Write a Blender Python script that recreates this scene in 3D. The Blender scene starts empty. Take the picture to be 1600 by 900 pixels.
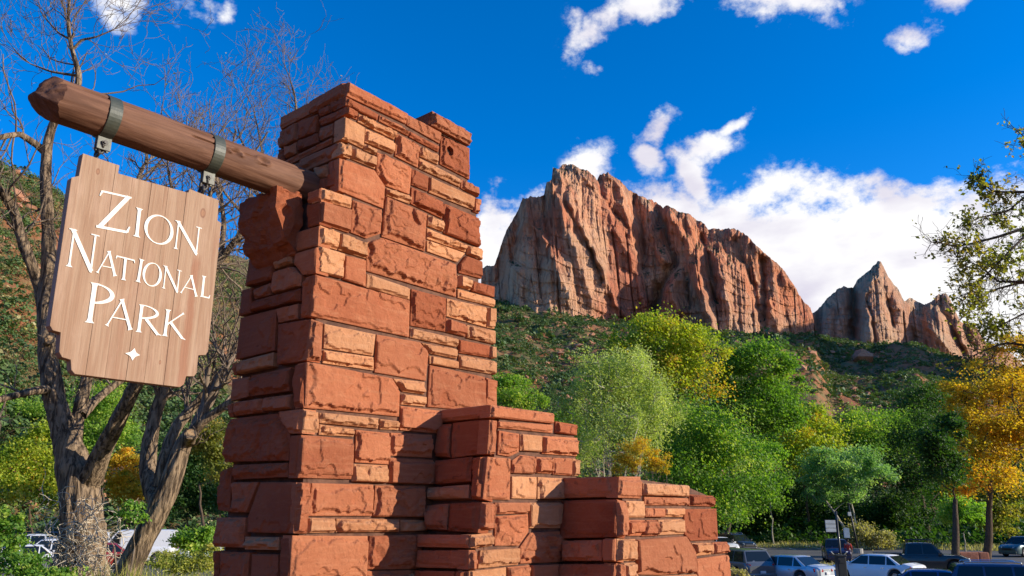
import bpy, bmesh, math, random
import numpy as np
from mathutils import Vector, Matrix
rad = math.radians
random.seed(7)
SC = bpy.context.scene
COL = SC.collection

# ------------------------------------------------------------------ camera, sun, sky
FPX, PITCH, EYE = 1250.0, math.atan2(355, 1250), 3.5
cam = bpy.data.cameras.new("camera")
cam.sensor_width = 36.0
cam.lens = 36.0 * FPX / 1600
cam.clip_start, cam.clip_end = 0.1, 20000
cam_o = bpy.data.objects.new("camera", cam)
COL.objects.link(cam_o)
cam_o.location = (0, 0, EYE)
cam_o.rotation_euler = (math.pi / 2 + PITCH, 0, 0)
SC.camera = cam_o

SUN_AZ, SUN_EL = rad(98), rad(17)          # clockwise from +Y
SUN_DIR = Vector((math.sin(SUN_AZ) * math.cos(SUN_EL), math.cos(SUN_AZ) * math.cos(SUN_EL), math.sin(SUN_EL)))
sun = bpy.data.lights.new("sun", 'SUN')
sun.energy, sun.angle, sun.color = 5.0, rad(0.5), (1.0, 0.90, 0.74)
sun_o = bpy.data.objects.new("sun", sun)
COL.objects.link(sun_o)
sun_o.rotation_euler = SUN_DIR.to_track_quat('Z', 'Y').to_euler()
SC.view_settings.view_transform = 'Standard'
SC.view_settings.look = 'None'
SC.view_settings.exposure = 0.36
SC.view_settings.gamma = 1.0
SC.cycles.max_bounces = 6
SC.cycles.transparent_max_bounces = 4

cP, sP = math.cos(PITCH), math.sin(PITCH)
FW, UP, RT = np.array([0, cP, sP]), np.array([0, -sP, cP]), np.array([1.0, 0, 0])
EYEP = np.array([0, 0, EYE])
def ray(x, y):
    return FW + RT * (x - 800) / FPX + UP * (450 - y) / FPX
def hit(x, y, p0, n):
    d = ray(x, y)
    return EYEP + d * (((p0 - EYEP) @ n) / (d @ n))
def P(x, y, Y):                              # the place seen at (x, y) in the photo, Y metres ahead
    d = ray(x, y)
    return EYEP + d * (Y / d[1])
def G(x, y, z=0.0):                          # the place on the level z
    d = ray(x, y)
    return EYEP + d * ((z - EYE) / d[2])

# ------------------------------------------------------------------ node helpers
class NT:
    def __init__(s, tree):
        s.t = tree
        s.n, s.l = tree.nodes, tree.links
    def new(s, kind, **kw):
        n = s.n.new(kind)
        for k, v in kw.items():
            setattr(n, k, v)
        return n
    def put(s, sock, v):
        if hasattr(v, 'is_output') or isinstance(v, bpy.types.NodeSocket):
            s.l.new(v, sock)
        else:
            if isinstance(v, (tuple, list)) and len(v) == 3 and sock.type == 'RGBA':
                v = (*v, 1)
            sock.default_value = v
    def math(s, op, a, b=0.0, c=0.0, clamp=False):
        n = s.new('ShaderNodeMath', operation=op, use_clamp=clamp)
        s.put(n.inputs[0], a); s.put(n.inputs[1], b)
        if op in ('MULTIPLY_ADD', 'SMOOTH_MIN'):
            s.put(n.inputs[2], c)
        return n.outputs[0]
    def vmath(s, op, a, b=(0, 0, 0), out=0):
        n = s.new('ShaderNodeVectorMath', operation=op)
        s.put(n.inputs[0], a)
        if op == 'SCALE':
            s.put(n.inputs['Scale'], b)
        else:
            s.put(n.inputs[1], b)
        return n.outputs[1] if op in ('DOT_PRODUCT', 'LENGTH', 'DISTANCE') else n.outputs[0]
    def mix(s, f, a, b, blend='MIX'):
        n = s.new('ShaderNodeMix', data_type='RGBA', blend_type=blend)
        s.put(n.inputs[0], f); s.put(n.inputs[6], a); s.put(n.inputs[7], b)
        return n.outputs[2]
    def noise(s, vec, scale, detail=4, rough=0.55, dist=0.0):
        n = s.new('ShaderNodeTexNoise')
        if vec is not None:
            s.put(n.inputs['Vector'], vec)
        n.inputs['Scale'].default_value = scale
        n.inputs['Detail'].default_value = detail
        n.inputs['Roughness'].default_value = rough
        n.inputs['Distortion'].default_value = dist
        return n.outputs[0]
    def map(s, vec, scale=(1, 1, 1), loc=(0, 0, 0)):
        n = s.new('ShaderNodeMapping')
        s.put(n.inputs[0], vec)
        n.inputs['Scale'].default_value = scale
        n.inputs['Location'].default_value = loc
        return n.outputs[0]
    def step(s, v, a, b, lo=0.0, hi=1.0):
        n = s.new('ShaderNodeMapRange', interpolation_type='SMOOTHSTEP')
        s.put(n.inputs[0], v); s.put(n.inputs[1], a); s.put(n.inputs[2], b)
        s.put(n.inputs[3], lo); s.put(n.inputs[4], hi)
        return n.outputs[0]

# ------------------------------------------------------------------ world: sky and clouds
W = bpy.data.worlds.new("World")
SC.world = W
W.use_nodes = True
W.node_tree.nodes.clear()
t = NT(W.node_tree)
sky = t.new('ShaderNodeTexSky', sky_type='NISHITA')
sky.sun_disc = False
sky.sun_elevation, sky.sun_rotation = SUN_EL, SUN_AZ
sky.altitude, sky.air_density, sky.dust_density, sky.ozone_density = 1200, 1.0, 0.2, 5.0
hsv = t.new('ShaderNodeHueSaturation')
hsv.inputs['Saturation'].default_value = 1.25
hsv.inputs['Value'].default_value = 1.65
hsv.inputs['Hue'].default_value = 0.506
t.l.new(sky.outputs[0], hsv.inputs['Color'])
D = t.vmath('NORMALIZE', t.new('ShaderNodeTexCoord').outputs['Generated'])
sep = t.new('ShaderNodeSeparateXYZ'); t.l.new(D, sep.inputs[0])
dx, dy, dz = sep.outputs
az = t.math('ARCTAN2', dx, dy)
el = t.math('ARCSINE', dz)
nA = t.math('SUBTRACT', t.noise(t.map(D, (1, 1, 1.5)), 5.5, 10, 0.6, 0.0), 0.5)
nB = t.math('SUBTRACT', t.noise(t.map(D, (1, 1, 1.3), (3.1, 1.7, 0.4)), 17, 9, 0.65, 0.0), 0.5)
nW = t.new('ShaderNodeTexNoise'); t.put(nW.inputs['Vector'], D); nW.inputs['Scale'].default_value = 13; nW.inputs['Detail'].default_value = 5
Dw = t.vmath('ADD', D, t.vmath('SCALE', t.vmath('SUBTRACT', nW.outputs['Color'], (0.5, 0.5, 0.5)), 0.05))
def px_dir(x, y):
    d = ray(x, y)
    return d / np.linalg.norm(d)
def blob(x1, y1, x2, y2, w, amp=1.0):        # a streak of cloud between two directions of the sky
    a, b = px_dir(x1, y1), px_dir(x2, y2)
    c = (a + b) / 2; c /= np.linalg.norm(c)
    e1 = b - a; ln = np.linalg.norm(e1) / 2 + 1e-4; e1 /= np.linalg.norm(e1)
    e2 = np.cross(c, e1); e2 /= np.linalg.norm(e2)
    d = t.vmath('SUBTRACT', Dw, tuple(c))
    u = t.math('DIVIDE', t.vmath('DOT_PRODUCT', d, tuple(e1)), ln + w / FPX * 0.6)
    v = t.math('DIVIDE', t.vmath('DOT_PRODUCT', d, tuple(e2)), w / FPX)
    k = t.math('DIVIDE', t.vmath('DOT_PRODUCT', d, tuple(c)), 0.2)
    q = t.math('ADD', t.math('ADD', t.math('MULTIPLY', u, u), t.math('MULTIPLY', v, v)), t.math('MULTIPLY', k, k))
    return t.math('MULTIPLY', t.math('EXPONENT', t.math('MULTIPLY', q, -1.0)), amp)
BLOBS = [(905, 75, 960, 25, 26, 1.0), (950, 25, 1090, -25, 30, .9), (895, 35, 912, 75, 16, .7), (925, 100, 935, 115, 14, .5),
         (1130, -15, 1280, 5, 48, 1.1), (1190, 20, 1225, 30, 22, .8), (1310, 0, 1320, 15, 14, .6), (1470, -10, 1500, 15, 26, .8), (1390, 65, 1465, 48, 20, .62), (1395, 72, 1410, 80, 12, .55),
         (1000, 225, 1045, 185, 20, 1.0), (1010, 265, 1000, 235, 22, 1.0), (895, 215, 905, 222, 9, .5),
         (1070, 250, 1130, 210, 26, 1.1), (1120, 215, 1175, 165, 13, .95), (1085, 300, 1065, 235, 26, 1.2), (915, 255, 930, 265, 38, 1.1),
         (1165, 310, 1250, 285, 30, 1.1), (1320, 312, 1330, 318, 14, .9), (1000, 318, 1120, 340, 34, 1.2),
         (770, 345, 810, 330, 26, 1.1), (1290, 345, 1400, 350, 28, 1.0), (270, 15, 320, 8, 26, .62), (280, 50, 265, 12, 20, .42), (345, 10, 350, 22, 16, .6),
         (150, 10, 200, -5, 34, .62)]
acc = None
for b in BLOBS:
    q = blob(*b)
    acc = q if acc is None else t.math('MAXIMUM', acc, q)
wisp = t.math('ADD', acc, t.math('ADD', t.math('MULTIPLY', nA, 0.9), t.math('MULTIPLY', nB, 2.3)))
wisp = t.math('MULTIPLY', t.step(wisp, 0.32, 0.95), t.step(acc, 0.06, 0.28))
# cloud bank along the horizon, its top waving with the bearing
bank_top = t.math('ADD', t.step(az, rad(-12), rad(-1), 0.02, 0.385), t.math('ADD', t.math('MULTIPLY', nA, 0.13), t.math('MULTIPLY', nB, 0.13)))
bank_top = t.math('SUBTRACT', bank_top, t.step(az, rad(10), rad(34), 0.0, 0.035))
bank = t.step(t.math('SUBTRACT', bank_top, el), -0.012, 0.022)
cloud = t.math('MAXIMUM', wisp, bank, clamp=True)
shade = t.step(t.noise(t.map(D, (1, 1, 2.2), (0.7, 0.2, 0.9)), 7.0, 5, 0.5), 0.42, 0.70)
ccol = t.mix(shade, (6.6, 6.55, 6.6), (4.6, 4.4, 5.2))
col = t.mix(cloud, hsv.outputs[0], ccol)
bg = t.new('ShaderNodeBackground')
t.l.new(col, bg.inputs[0])
SKY_STRENGTH = 0.125
bg.inputs[1].default_value = SKY_STRENGTH
wo = t.new('ShaderNodeOutputWorld')
t.l.new(bg.outputs[0], wo.inputs[0])

# ------------------------------------------------------------------ numeric noise
def _h(ix, iy, iz, seed):
    n = (ix.astype(np.int64) * 374761393 + iy.astype(np.int64) * 668265263 + iz.astype(np.int64) * 2147483647 + seed * 144665) & 0xffffffff
    n = ((n ^ (n >> 13)) * 1274126177) & 0xffffffff
    n = ((n ^ (n >> 16)) * 2246822519) & 0xffffffff
    return (n ^ (n >> 15)) & 0xffff
_GR = np.random.RandomState(5).normal(size=(256, 3)); _GR /= np.linalg.norm(_GR, axis=1)[:, None]
def pn(x, y, z=0.0, seed=0):
    x, y, z = np.broadcast_arrays(np.asarray(x, float), np.asarray(y, float), np.asarray(z, float) + 0.37)
    x0, y0, z0 = np.floor(x), np.floor(y), np.floor(z)
    fx, fy, fz = x - x0, y - y0, z - z0
    ux, uy, uz = (f * f * f * (f * (f * 6 - 15) + 10) for f in (fx, fy, fz))
    r = 0
    for i in (0, 1):
        for j in (0, 1):
            for k in (0, 1):
                g = _GR[_h(x0 + i, y0 + j, z0 + k, seed) % 256]
                d = g[..., 0] * (fx - i) + g[..., 1] * (fy - j) + g[..., 2] * (fz - k)
                r = r + d * (ux if i else 1 - ux) * (uy if j else 1 - uy) * (uz if k else 1 - uz)
    return r * 1.6
def fbm(x, y, z=0.0, o=4, seed=0, g=0.5):
    a, r = 1.0, 0
    for i in range(o):
        r = r + a * pn(x, y, z, seed + i * 17)
        x, y, z, a = np.asarray(x) * 2.03, np.asarray(y) * 2.03, np.asarray(z) * 2.03, a * g
    return r
def ridge(x, y, z=0.0, o=4, seed=0, g=0.5):
    a, r = 1.0, 0
    for i in range(o):
        r = r + a * (1 - 2 * np.abs(pn(x, y, z, seed + i * 31)))
        x, y, z, a = np.asarray(x) * 2.1, np.asarray(y) * 2.1, np.asarray(z) * 2.1, a * g
    return r
def sst(x, a, b):
    q = np.clip((np.asarray(x, float) - a) / (b - a), 0, 1)
    return q * q * (3 - 2 * q)

# ------------------------------------------------------------------ object helpers
def tag(o, label=None, cat=None, group=None, kind=None):
    if label: o['label'] = label
    if cat: o['category'] = cat
    if group: o['group'] = group
    if kind: o['kind'] = kind
    return o
def empty(name, loc, rz=0.0):
    o = bpy.data.objects.new(name, None)
    o.location = loc; o.rotation_euler = (0, 0, rz); o.empty_display_size = 0.2
    COL.objects.link(o)
    return o
def link(name, me, mat, parent=None, loc=None):
    o = bpy.data.objects.new(name, me)
    if mat is not None and len(me.materials) == 0:
        me.materials.append(mat)
    if parent is not None: o.parent = parent
    if loc is not None: o.location = loc
    COL.objects.link(o)
    return o
def npmesh(name, v, f, smooth=True, tint=None):
    """mesh from numpy arrays, f is (n, 3) or (n, 4)"""
    me = bpy.data.meshes.new(name)
    v = np.asarray(v, np.float32); f = np.asarray(f, np.int32)
    n, k = f.shape
    me.vertices.add(len(v)); me.vertices.foreach_set('co', v.ravel())
    me.loops.add(n * k); me.loops.foreach_set('vertex_index', f.ravel())
    me.polygons.add(n); me.polygons.foreach_set('loop_start', np.arange(0, n * k, k, dtype=np.int32))
    me.polygons.foreach_set('use_smooth', np.full(n, smooth))
    if tint is not None:                     # one number per vertex
        at = me.attributes.new('tint', 'FLOAT', 'POINT'); at.data.foreach_set('value', np.asarray(tint, np.float32))
    me.update(calc_edges=True); me.validate()
    return me
def grid_faces(nu, nv, wrap=False):
    i, j = np.meshgrid(np.arange(nu - 1), np.arange(nv if wrap else nv - 1), indexing='ij')
    a = i * nv + j; b = i * nv + (j + 1) % nv
    return np.stack([a, b, b + nv, a + nv], -1).reshape(-1, 4)
class MB:
    """collects quads/tris from boxes, tubes, prisms into one mesh"""
    def __init__(s): s.v, s.f = [], []
    def add(s, v, f):
        o = len(s.v); s.v += [tuple(map(float, q)) for q in v]; s.f += [tuple(int(i) + o for i in q) for q in f]; return s
    def box(s, a, b, M=None):
        (x0, y0, z0), (x1, y1, z1) = a, b
        v = [(x0, y0, z0), (x1, y0, z0), (x1, y1, z0), (x0, y1, z0), (x0, y0, z1), (x1, y0, z1), (x1, y1, z1), (x0, y1, z1)]
        if M is not None: v = [tuple(M @ Vector(q)) for q in v]
        return s.add(v, [(0, 3, 2, 1), (4, 5, 6, 7), (0, 1, 5, 4), (1, 2, 6, 5), (2, 3, 7, 6), (3, 0, 4, 7)])
    def prism(s, pts, off):
        n = len(pts); off = np.asarray(off, float); pts = [np.asarray(p, float) for p in pts]
        return s.add(pts + [p + off for p in pts], [tuple(range(n))[::-1], tuple(range(n, 2 * n))] + [(i, (i + 1) % n, n + (i + 1) % n, n + i) for i in range(n)])
    def tube(s, pts, r, n=8, cap=True):
        v, f = tube(pts, r, n)
        o = len(v)
        f = [tuple(q) for q in f]
        if cap:
            f += [tuple(range(n))[::-1], tuple(range(o - n, o))]
        return s.add(v, f)
    def build(s, name, mat, parent=None, loc=None, smooth=False, bevel=0.0, seg=2):
        me = bpy.data.meshes.new(name)
        me.from_pydata(s.v, [], s.f)
        if bevel:
            bm = bmesh.new(); bm.from_mesh(me)
            bmesh.ops.recalc_face_normals(bm, faces=bm.faces)
            eds = [e for e in bm.edges if len(e.link_faces) == 2 and e.calc_face_angle(0) > 0.5]
            bmesh.ops.bevel(bm, geom=eds, offset=bevel, segments=seg, affect='EDGES', profile=0.6)
            bm.to_mesh(me); bm.free()
        me.polygons.foreach_set('use_smooth', np.full(len(me.polygons), smooth))
        me.update()
        return link(name, me, mat, parent, loc)
def tube(pts, r, n=8):
    pts = np.asarray(pts, float); m = len(pts)
    r = np.broadcast_to(np.asarray(r, float), (m,))
    tg = np.gradient(pts, axis=0); tg /= np.linalg.norm(tg, axis=1)[:, None] + 1e-9
    ref = np.array([0.31, 0.17, 0.93]) if abs(tg[0] @ np.array([0.31, 0.17, 0.93])) < 0.9 else np.array([1.0, 0, 0])
    a = np.cross(tg, ref); a /= np.linalg.norm(a, axis=1)[:, None]
    b = np.cross(tg, a)
    th = np.arange(n) * 2 * math.pi / n
    v = pts[:, None] + r[:, None, None] * (np.cos(th)[None, :, None] * a[:, None] + np.sin(th)[None, :, None] * b[:, None])
    return v.reshape(-1, 3), grid_faces(m, n, True)

# ------------------------------------------------------------------ materials
MATS = {}
def principled(name):
    m = bpy.data.materials.new(name); m.use_nodes = True
    nt = NT(m.node_tree)
    b = m.node_tree.nodes['Principled BSDF']
    MATS[name] = m
    return m, nt, b
def bump(nt, b, height, strength=0.4, dist=0.02):
    n = nt.new('ShaderNodeBump'); n.inputs['Strength'].default_value = strength; n.inputs['Distance'].default_value = dist
    nt.l.new(height, n.inputs['Height']); nt.l.new(n.outputs[0], b.inputs['Normal'])
def simple(name, c, rough=0.6, metal=0.0, c2=None, scale=3.0, bmp=0.0, coat=0.0, bscale=None, spec=0.5, bdist=0.01):
    m, nt, b = principled(name)
    tc = nt.new('ShaderNodeTexCoord').outputs['Object']
    c2 = c2 or tuple(q * 0.8 for q in c)
    nt.put(b.inputs['Base Color'], nt.mix(nt.step(nt.noise(tc, scale, 5), 0.35, 0.65), c, c2))
    b.inputs['Roughness'].default_value = rough; b.inputs['Metallic'].default_value = metal
    b.inputs['Coat Weight'].default_value = coat; b.inputs['Coat Roughness'].default_value = 0.05
    b.inputs['Specular IOR Level'].default_value = spec
    if bmp: bump(nt, b, nt.noise(tc, bscale or scale * 4, 6, 0.6), bmp, bdist)
    return m
def stone_mat(name, c1, c2, c3):
    m, nt, b = principled(name)
    geo = nt.new('ShaderNodeNewGeometry').outputs['Position']
    oi = nt.new('ShaderNodeObjectInfo')
    off = nt.vmath('ADD', geo, nt.vmath('SCALE', oi.outputs['Location'], 3.7))
    n1 = nt.noise(off, 2.6, 5, 0.6); n2 = nt.noise(nt.map(off, (1, 1, 3.5)), 9, 6, 0.65)
    c = nt.mix(nt.step(n1, 0.32, 0.68), c1, c2)
    c = nt.mix(nt.math('MULTIPLY', nt.step(n2, 0.5, 0.75), 0.55), c, c3)
    c = nt.mix(nt.math('MULTIPLY', nt.step(oi.outputs['Random'], 0.0, 1.0), 0.55), c, nt.mix(0.5, c3, c2))
    rv = nt.math('FRACT', nt.math('MULTIPLY', oi.outputs['Random'], 7.31))
    c = nt.mix(1.0, c, nt.mix(rv, (0.82, 0.79, 0.77), (1.12, 1.10, 1.06)), 'MULTIPLY')
    spk = nt.noise(off, 120, 3, 0.7)
    c = nt.mix(nt.math('MULTIPLY', nt.step(spk, 0.6, 0.72), 0.35), c, tuple(q * 0.45 for q in c2))
    lich = nt.math('MULTIPLY', nt.step(nt.noise(nt.map(off, (1, 1, 1.6)), 11, 6, 0.7), 0.60, 0.68), nt.step(nt.noise(geo, 1.7, 3), 0.48, 0.62))
    c = nt.mix(nt.math('MULTIPLY', lich, 0.6), c, tuple(q * 0.28 for q in c2))
    bed = nt.noise(nt.map(off, (1.2, 1.2, 16)), 3.0, 5, 0.6, 0.2)
    c = nt.mix(nt.math('MULTIPLY', nt.step(bed, 0.50, 0.66), 0.28), c, c3)
    nt.put(b.inputs['Base Color'], c)
    b.inputs['Roughness'].default_value = 0.9; b.inputs['Specular IOR Level'].default_value = 0.25
    h = nt.math('ADD', nt.math('MULTIPLY', nt.noise(off, 38, 8, 0.7), 0.7), nt.math('MULTIPLY', nt.noise(nt.map(off, (1, 1, 2)), 160, 4, 0.7), 0.3))
    bump(nt, b, h, 1.0, 0.016)
    return m
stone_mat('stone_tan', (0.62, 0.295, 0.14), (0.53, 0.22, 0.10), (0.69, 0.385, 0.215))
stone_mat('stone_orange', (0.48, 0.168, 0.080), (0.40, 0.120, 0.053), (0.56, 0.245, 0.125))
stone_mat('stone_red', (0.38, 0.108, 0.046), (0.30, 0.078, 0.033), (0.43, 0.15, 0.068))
simple('mortar', (0.17, 0.08, 0.05), 0.95, c2=(0.09, 0.042, 0.028), scale=14, bmp=0.6)

def leaf_mat(name, stops, trans=0.4):
    m = bpy.data.materials.new(name); m.use_nodes = True; MATS[name] = m
    nt = NT(m.node_tree); nt.n.clear()
    at = nt.new('ShaderNodeAttribute', attribute_name='tint')
    rp = nt.new('ShaderNodeValToRGB')
    els = rp.color_ramp.elements
    while len(els) < len(stops): els.new(0.5)
    for e, (p, c) in zip(els, stops): e.position = p; e.color = (*c, 1)
    nt.l.new(at.outputs['Fac'], rp.inputs[0])
    d = nt.new('ShaderNodeBsdfPrincipled'); tr = nt.new('ShaderNodeBsdfTranslucent'); mx = nt.new('ShaderNodeMixShader')
    d.inputs['Roughness'].default_value = 0.55; d.inputs['Specular IOR Level'].default_value = 0.35
    nt.l.new(rp.outputs[0], d.inputs['Base Color'])
    nt.put(tr.inputs[0], nt.mix(1.0, rp.outputs[0], (1.5, 1.6, 0.6), 'MULTIPLY'))
    mx.inputs[0].default_value = trans
    nt.l.new(d.outputs[0], mx.inputs[1]); nt.l.new(tr.outputs[0], mx.inputs[2])
    o = nt.new('ShaderNodeOutputMaterial'); nt.l.new(mx.outputs[0], o.inputs[0])
    return m
leaf_mat('leaf_pale', [(0, (0.26, 0.34, 0.08)), (0.6, (0.46, 0.53, 0.17)), (1, (0.68, 0.70, 0.38))], 0.45)
leaf_mat('leaf_yellowgreen', [(0, (0.20, 0.30, 0.03)), (0.6, (0.42, 0.46, 0.04)), (0.85, (0.60, 0.48, 0.05)), (1, (0.66, 0.38, 0.045))], 0.45)
leaf_mat('leaf_green', [(0, (0.10, 0.22, 0.025)), (0.6, (0.25, 0.40, 0.05)), (1, (0.50, 0.54, 0.09))], 0.45)
leaf_mat('leaf_mid', [(0, (0.075, 0.18, 0.025)), (0.6, (0.18, 0.33, 0.042)), (1, (0.40, 0.46, 0.08))], .45)
leaf_mat('leaf_bright', [(0, (0.13, 0.27, 0.035)), (0.6, (0.24, 0.42, 0.06)), (1, (0.40, 0.50, 0.10))], 0.45)
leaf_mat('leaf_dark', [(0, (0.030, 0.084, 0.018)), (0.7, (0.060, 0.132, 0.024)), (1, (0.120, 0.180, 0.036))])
leaf_mat('leaf_blue', [(0, (0.13, 0.27, 0.10)), (0.6, (0.24, 0.41, 0.16)), (1, (0.42, 0.52, 0.22))], 0.45)
leaf_mat('leaf_orange', [(0, (0.34, 0.30, 0.03)), (0.35, (0.60, 0.42, 0.035)), (0.8, (0.70, 0.40, 0.03)), (1, (0.70, 0.26, 0.03))], 0.45)
leaf_mat('leaf_olive', [(0, (0.131, 0.160, 0.029)), (0.5, (0.246, 0.246, 0.043)), (1, (0.435, 0.304, 0.072))], 0.5)
leaf_mat('leaf_dry', [(0, (0.261, 0.246, 0.102)), (0.6, (0.464, 0.406, 0.189)), (1, (0.600, 0.522, 0.290))])
leaf_mat('leaf_straw', [(0, (0.232, 0.290, 0.043)), (0.5, (0.435, 0.435, 0.087)), (1, (0.600, 0.522, 0.145))])
leaf_mat('shrub_hill', [(0, (0.05, 0.10, 0.03)), (0.6, (0.10, 0.165, 0.045)), (1, (0.20, 0.23, 0.08))], 0.2)

def bark(name, c1, c2, sc=1.0):
    m, nt, b = principled(name)
    g = nt.new('ShaderNodeNewGeometry').outputs['Position']
    n = nt.noise(nt.map(g, (9 * sc, 9 * sc, 1.1 * sc)), 2.0, 7, 0.62, 0.8)
    nt.put(b.inputs['Base Color'], nt.mix(nt.step(n, 0.38, 0.62), c2, c1))
    b.inputs['Roughness'].default_value = 0.95; b.inputs['Specular IOR Level'].default_value = 0.15
    bump(nt, b, n, 1.0, 0.05 / sc)
bark('bark_old', (0.33, 0.235, 0.15), (0.065, 0.045, 0.03))
bark('bark_pale', (0.55, 0.50, 0.42), (0.30, 0.26, 0.20), 2)
bark('bark_dark', (0.14, 0.10, 0.07), (0.06, 0.045, 0.03), 1.5)
bark('twig', (0.28, 0.215, 0.16), (0.14, 0.10, 0.07), 4)

def soil():
    m, nt, b = principled('soil')
    g = nt.new('ShaderNodeNewGeometry').outputs['Position']
    a = nt.noise(g, 0.035, 8, 0.65); c = nt.noise(g, 0.4, 6, 0.65); e = nt.noise(g, 0.012, 5, 0.6)
    col = nt.mix(nt.step(a, 0.40, 0.60), (0.34, 0.125, 0.06), (0.15, 0.13, 0.055))
    col = nt.mix(nt.step(c, 0.45, 0.7), col, (0.26, 0.15, 0.08))
    col = nt.mix(nt.math('MULTIPLY', nt.step(e, 0.5, 0.62), 0.7), col, (0.10, 0.115, 0.05))
    nt.put(b.inputs['Base Color'], col); b.inputs['Roughness'].default_value = 0.95; b.inputs['Specular IOR Level'].default_value = 0.1
    bump(nt, b, nt.noise(g, 0.5, 8, 0.7), 0.8, 1.0)
soil()
def rock_mat(name, pale):
    m, nt, b = principled(name)
    g = nt.new('ShaderNodeTexCoord').outputs['Object']
    sz = nt.new('ShaderNodeSeparateXYZ'); nt.l.new(g, sz.inputs[0])
    st = nt.noise(nt.map(g, (1, 1, 0.13)), 0.06, 8, 0.6, 0.5)
    st2 = nt.noise(nt.map(g, (1, 1, 0.08), (50, 0, 0)), 0.16, 6, 0.6, 0.3)
    big = nt.noise(g, 0.008, 5, 0.55)
    lay = nt.noise(nt.map(g, (0.12, 0.12, 1)), 0.09, 5, 0.6, 0.3)
    at = nt.new('ShaderNodeAttribute', attribute_name='tint').outputs['Fac']
    c = nt.mix(nt.step(big, 0.36, 0.62), (0.756, 0.408, 0.238), (0.655, 0.240, 0.122))
    c = nt.mix(nt.math('MULTIPLY', nt.step(st, 0.48, 0.72), .7), c, (0.780, 0.480, 0.302))
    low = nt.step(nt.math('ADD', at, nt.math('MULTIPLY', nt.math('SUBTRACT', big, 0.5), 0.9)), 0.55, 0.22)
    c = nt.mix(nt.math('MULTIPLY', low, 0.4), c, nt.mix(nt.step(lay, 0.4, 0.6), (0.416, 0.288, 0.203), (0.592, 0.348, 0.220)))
    red = nt.step(nt.noise(nt.map(g, (1, 1, .35), (9, 0, 30)), .012, 4, .6), .46, .60)
    c = nt.mix(nt.math('MULTIPLY', red, .75), c, (0.554, 0.168, 0.093))
    c = nt.mix(nt.math('MULTIPLY', nt.step(st2, 0.50, 0.64), 0.7), c, (0.239, 0.114, 0.075))
    c = nt.mix(nt.math('MULTIPLY', nt.step(lay, 0.60, 0.70), 0.22), c, (0.328, 0.168, 0.116))
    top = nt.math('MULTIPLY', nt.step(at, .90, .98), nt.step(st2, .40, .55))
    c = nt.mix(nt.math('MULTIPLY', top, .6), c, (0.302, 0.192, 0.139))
    n = nt.new('ShaderNodeNewGeometry').outputs['Normal']
    nz = nt.new('ShaderNodeSeparateXYZ'); nt.l.new(n, nz.inputs[0])
    green = nt.math('MULTIPLY', nt.step(nz.outputs[2], 0.55, 0.8), nt.step(nt.noise(g, 0.12, 4), 0.42, 0.55))
    c = nt.mix(green, c, (0.075, 0.09, 0.04))
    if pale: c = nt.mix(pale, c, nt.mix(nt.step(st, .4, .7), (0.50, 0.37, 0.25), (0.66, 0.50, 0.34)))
    nt.put(b.inputs['Base Color'], c); b.inputs['Roughness'].default_value = 0.95; b.inputs['Specular IOR Level'].default_value = 0.1
    h = nt.math('ADD', nt.noise(nt.map(g, (1, 1, 0.35)), 0.22, 8, 0.7), nt.math('MULTIPLY', lay, 0.4))
    h = nt.math('ADD', h, nt.math('MULTIPLY', nt.math('ABSOLUTE', nt.math('SUBTRACT', nt.noise(nt.map(g, (1, 1, 0.10), (7, 3, 1)), 0.20, 4, 0.6, .6), .5)), 1.6))
    bump(nt, b, h, 1.0, 6.0)
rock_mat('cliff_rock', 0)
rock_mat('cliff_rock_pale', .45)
def asphalt():
    m, nt, b = principled('asphalt')
    g = nt.new('ShaderNodeNewGeometry').outputs['Position']
    c = nt.mix(nt.step(nt.noise(g, 0.3, 6, 0.65), 0.35, 0.65), (0.065, 0.065, 0.068), (0.11, 0.105, 0.10))
    c = nt.mix(nt.math('MULTIPLY', nt.step(nt.noise(g, 25, 3, 0.7), 0.5, 0.7), 0.4), c, (0.17, 0.165, 0.16))
    nt.put(b.inputs['Base Color'], c); b.inputs['Roughness'].default_value = 0.85
    bump(nt, b, nt.noise(g, 40, 4, 0.7), 0.4, 0.01)
asphalt()
simple('kerb_concrete', (0.42, 0.40, 0.37), 0.9, scale=2, bmp=0.3)
simple('road_paint', (0.78, 0.77, 0.72), 0.7, c2=(0.6, 0.59, 0.55), scale=4)
simple('gravel', (0.34, 0.24, 0.16), 0.95, c2=(0.24, 0.18, 0.10), scale=1.5, bmp=0.7)
# ------------------------------------------------------------------ terrain
def azel(x, y):
    d = ray(x, y); return math.degrees(math.atan2(d[0], d[1])), d[2] / math.hypot(d[0], d[1])
# photo points where the slopes end: (x, y, distance of the top)
RIM = [(-900, 300, 160), (-400, 240, 170), (-60, 250, 175), (0, 262, 175), (60, 285, 180), (120, 325, 185), (200, 365, 190), (330, 395, 210), (420, 430, 240), (560, 470, 500), (680, 478, 800),
       (755, 474, 880), (872, 486, 880), (953, 500, 880), (1117, 524, 880), (1220, 534, 900), (1266, 530, 1000), (1290, 533, 1280), (1360, 545, 1280), (1427, 540, 1280),
       (1467, 556, 1280), (1507, 570, 1280), (1600, 590, 1280), (1900, 560, 1200), (2600, 470, 900), (4200, 380, 600)]
_a = np.array([azel(x, y)[0] for x, y, d in RIM]); _e = np.array([azel(x, y)[1] for x, y, d in RIM]); _d = np.array([d for *_, d in RIM], float)
_a = np.concatenate([[-180, -120], _a, [110, 180]]); _e = np.concatenate([[0.12, 0.2], _e, [0.2, 0.12]]); _d = np.concatenate([[900, 400], _d, [700, 900]])
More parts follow.
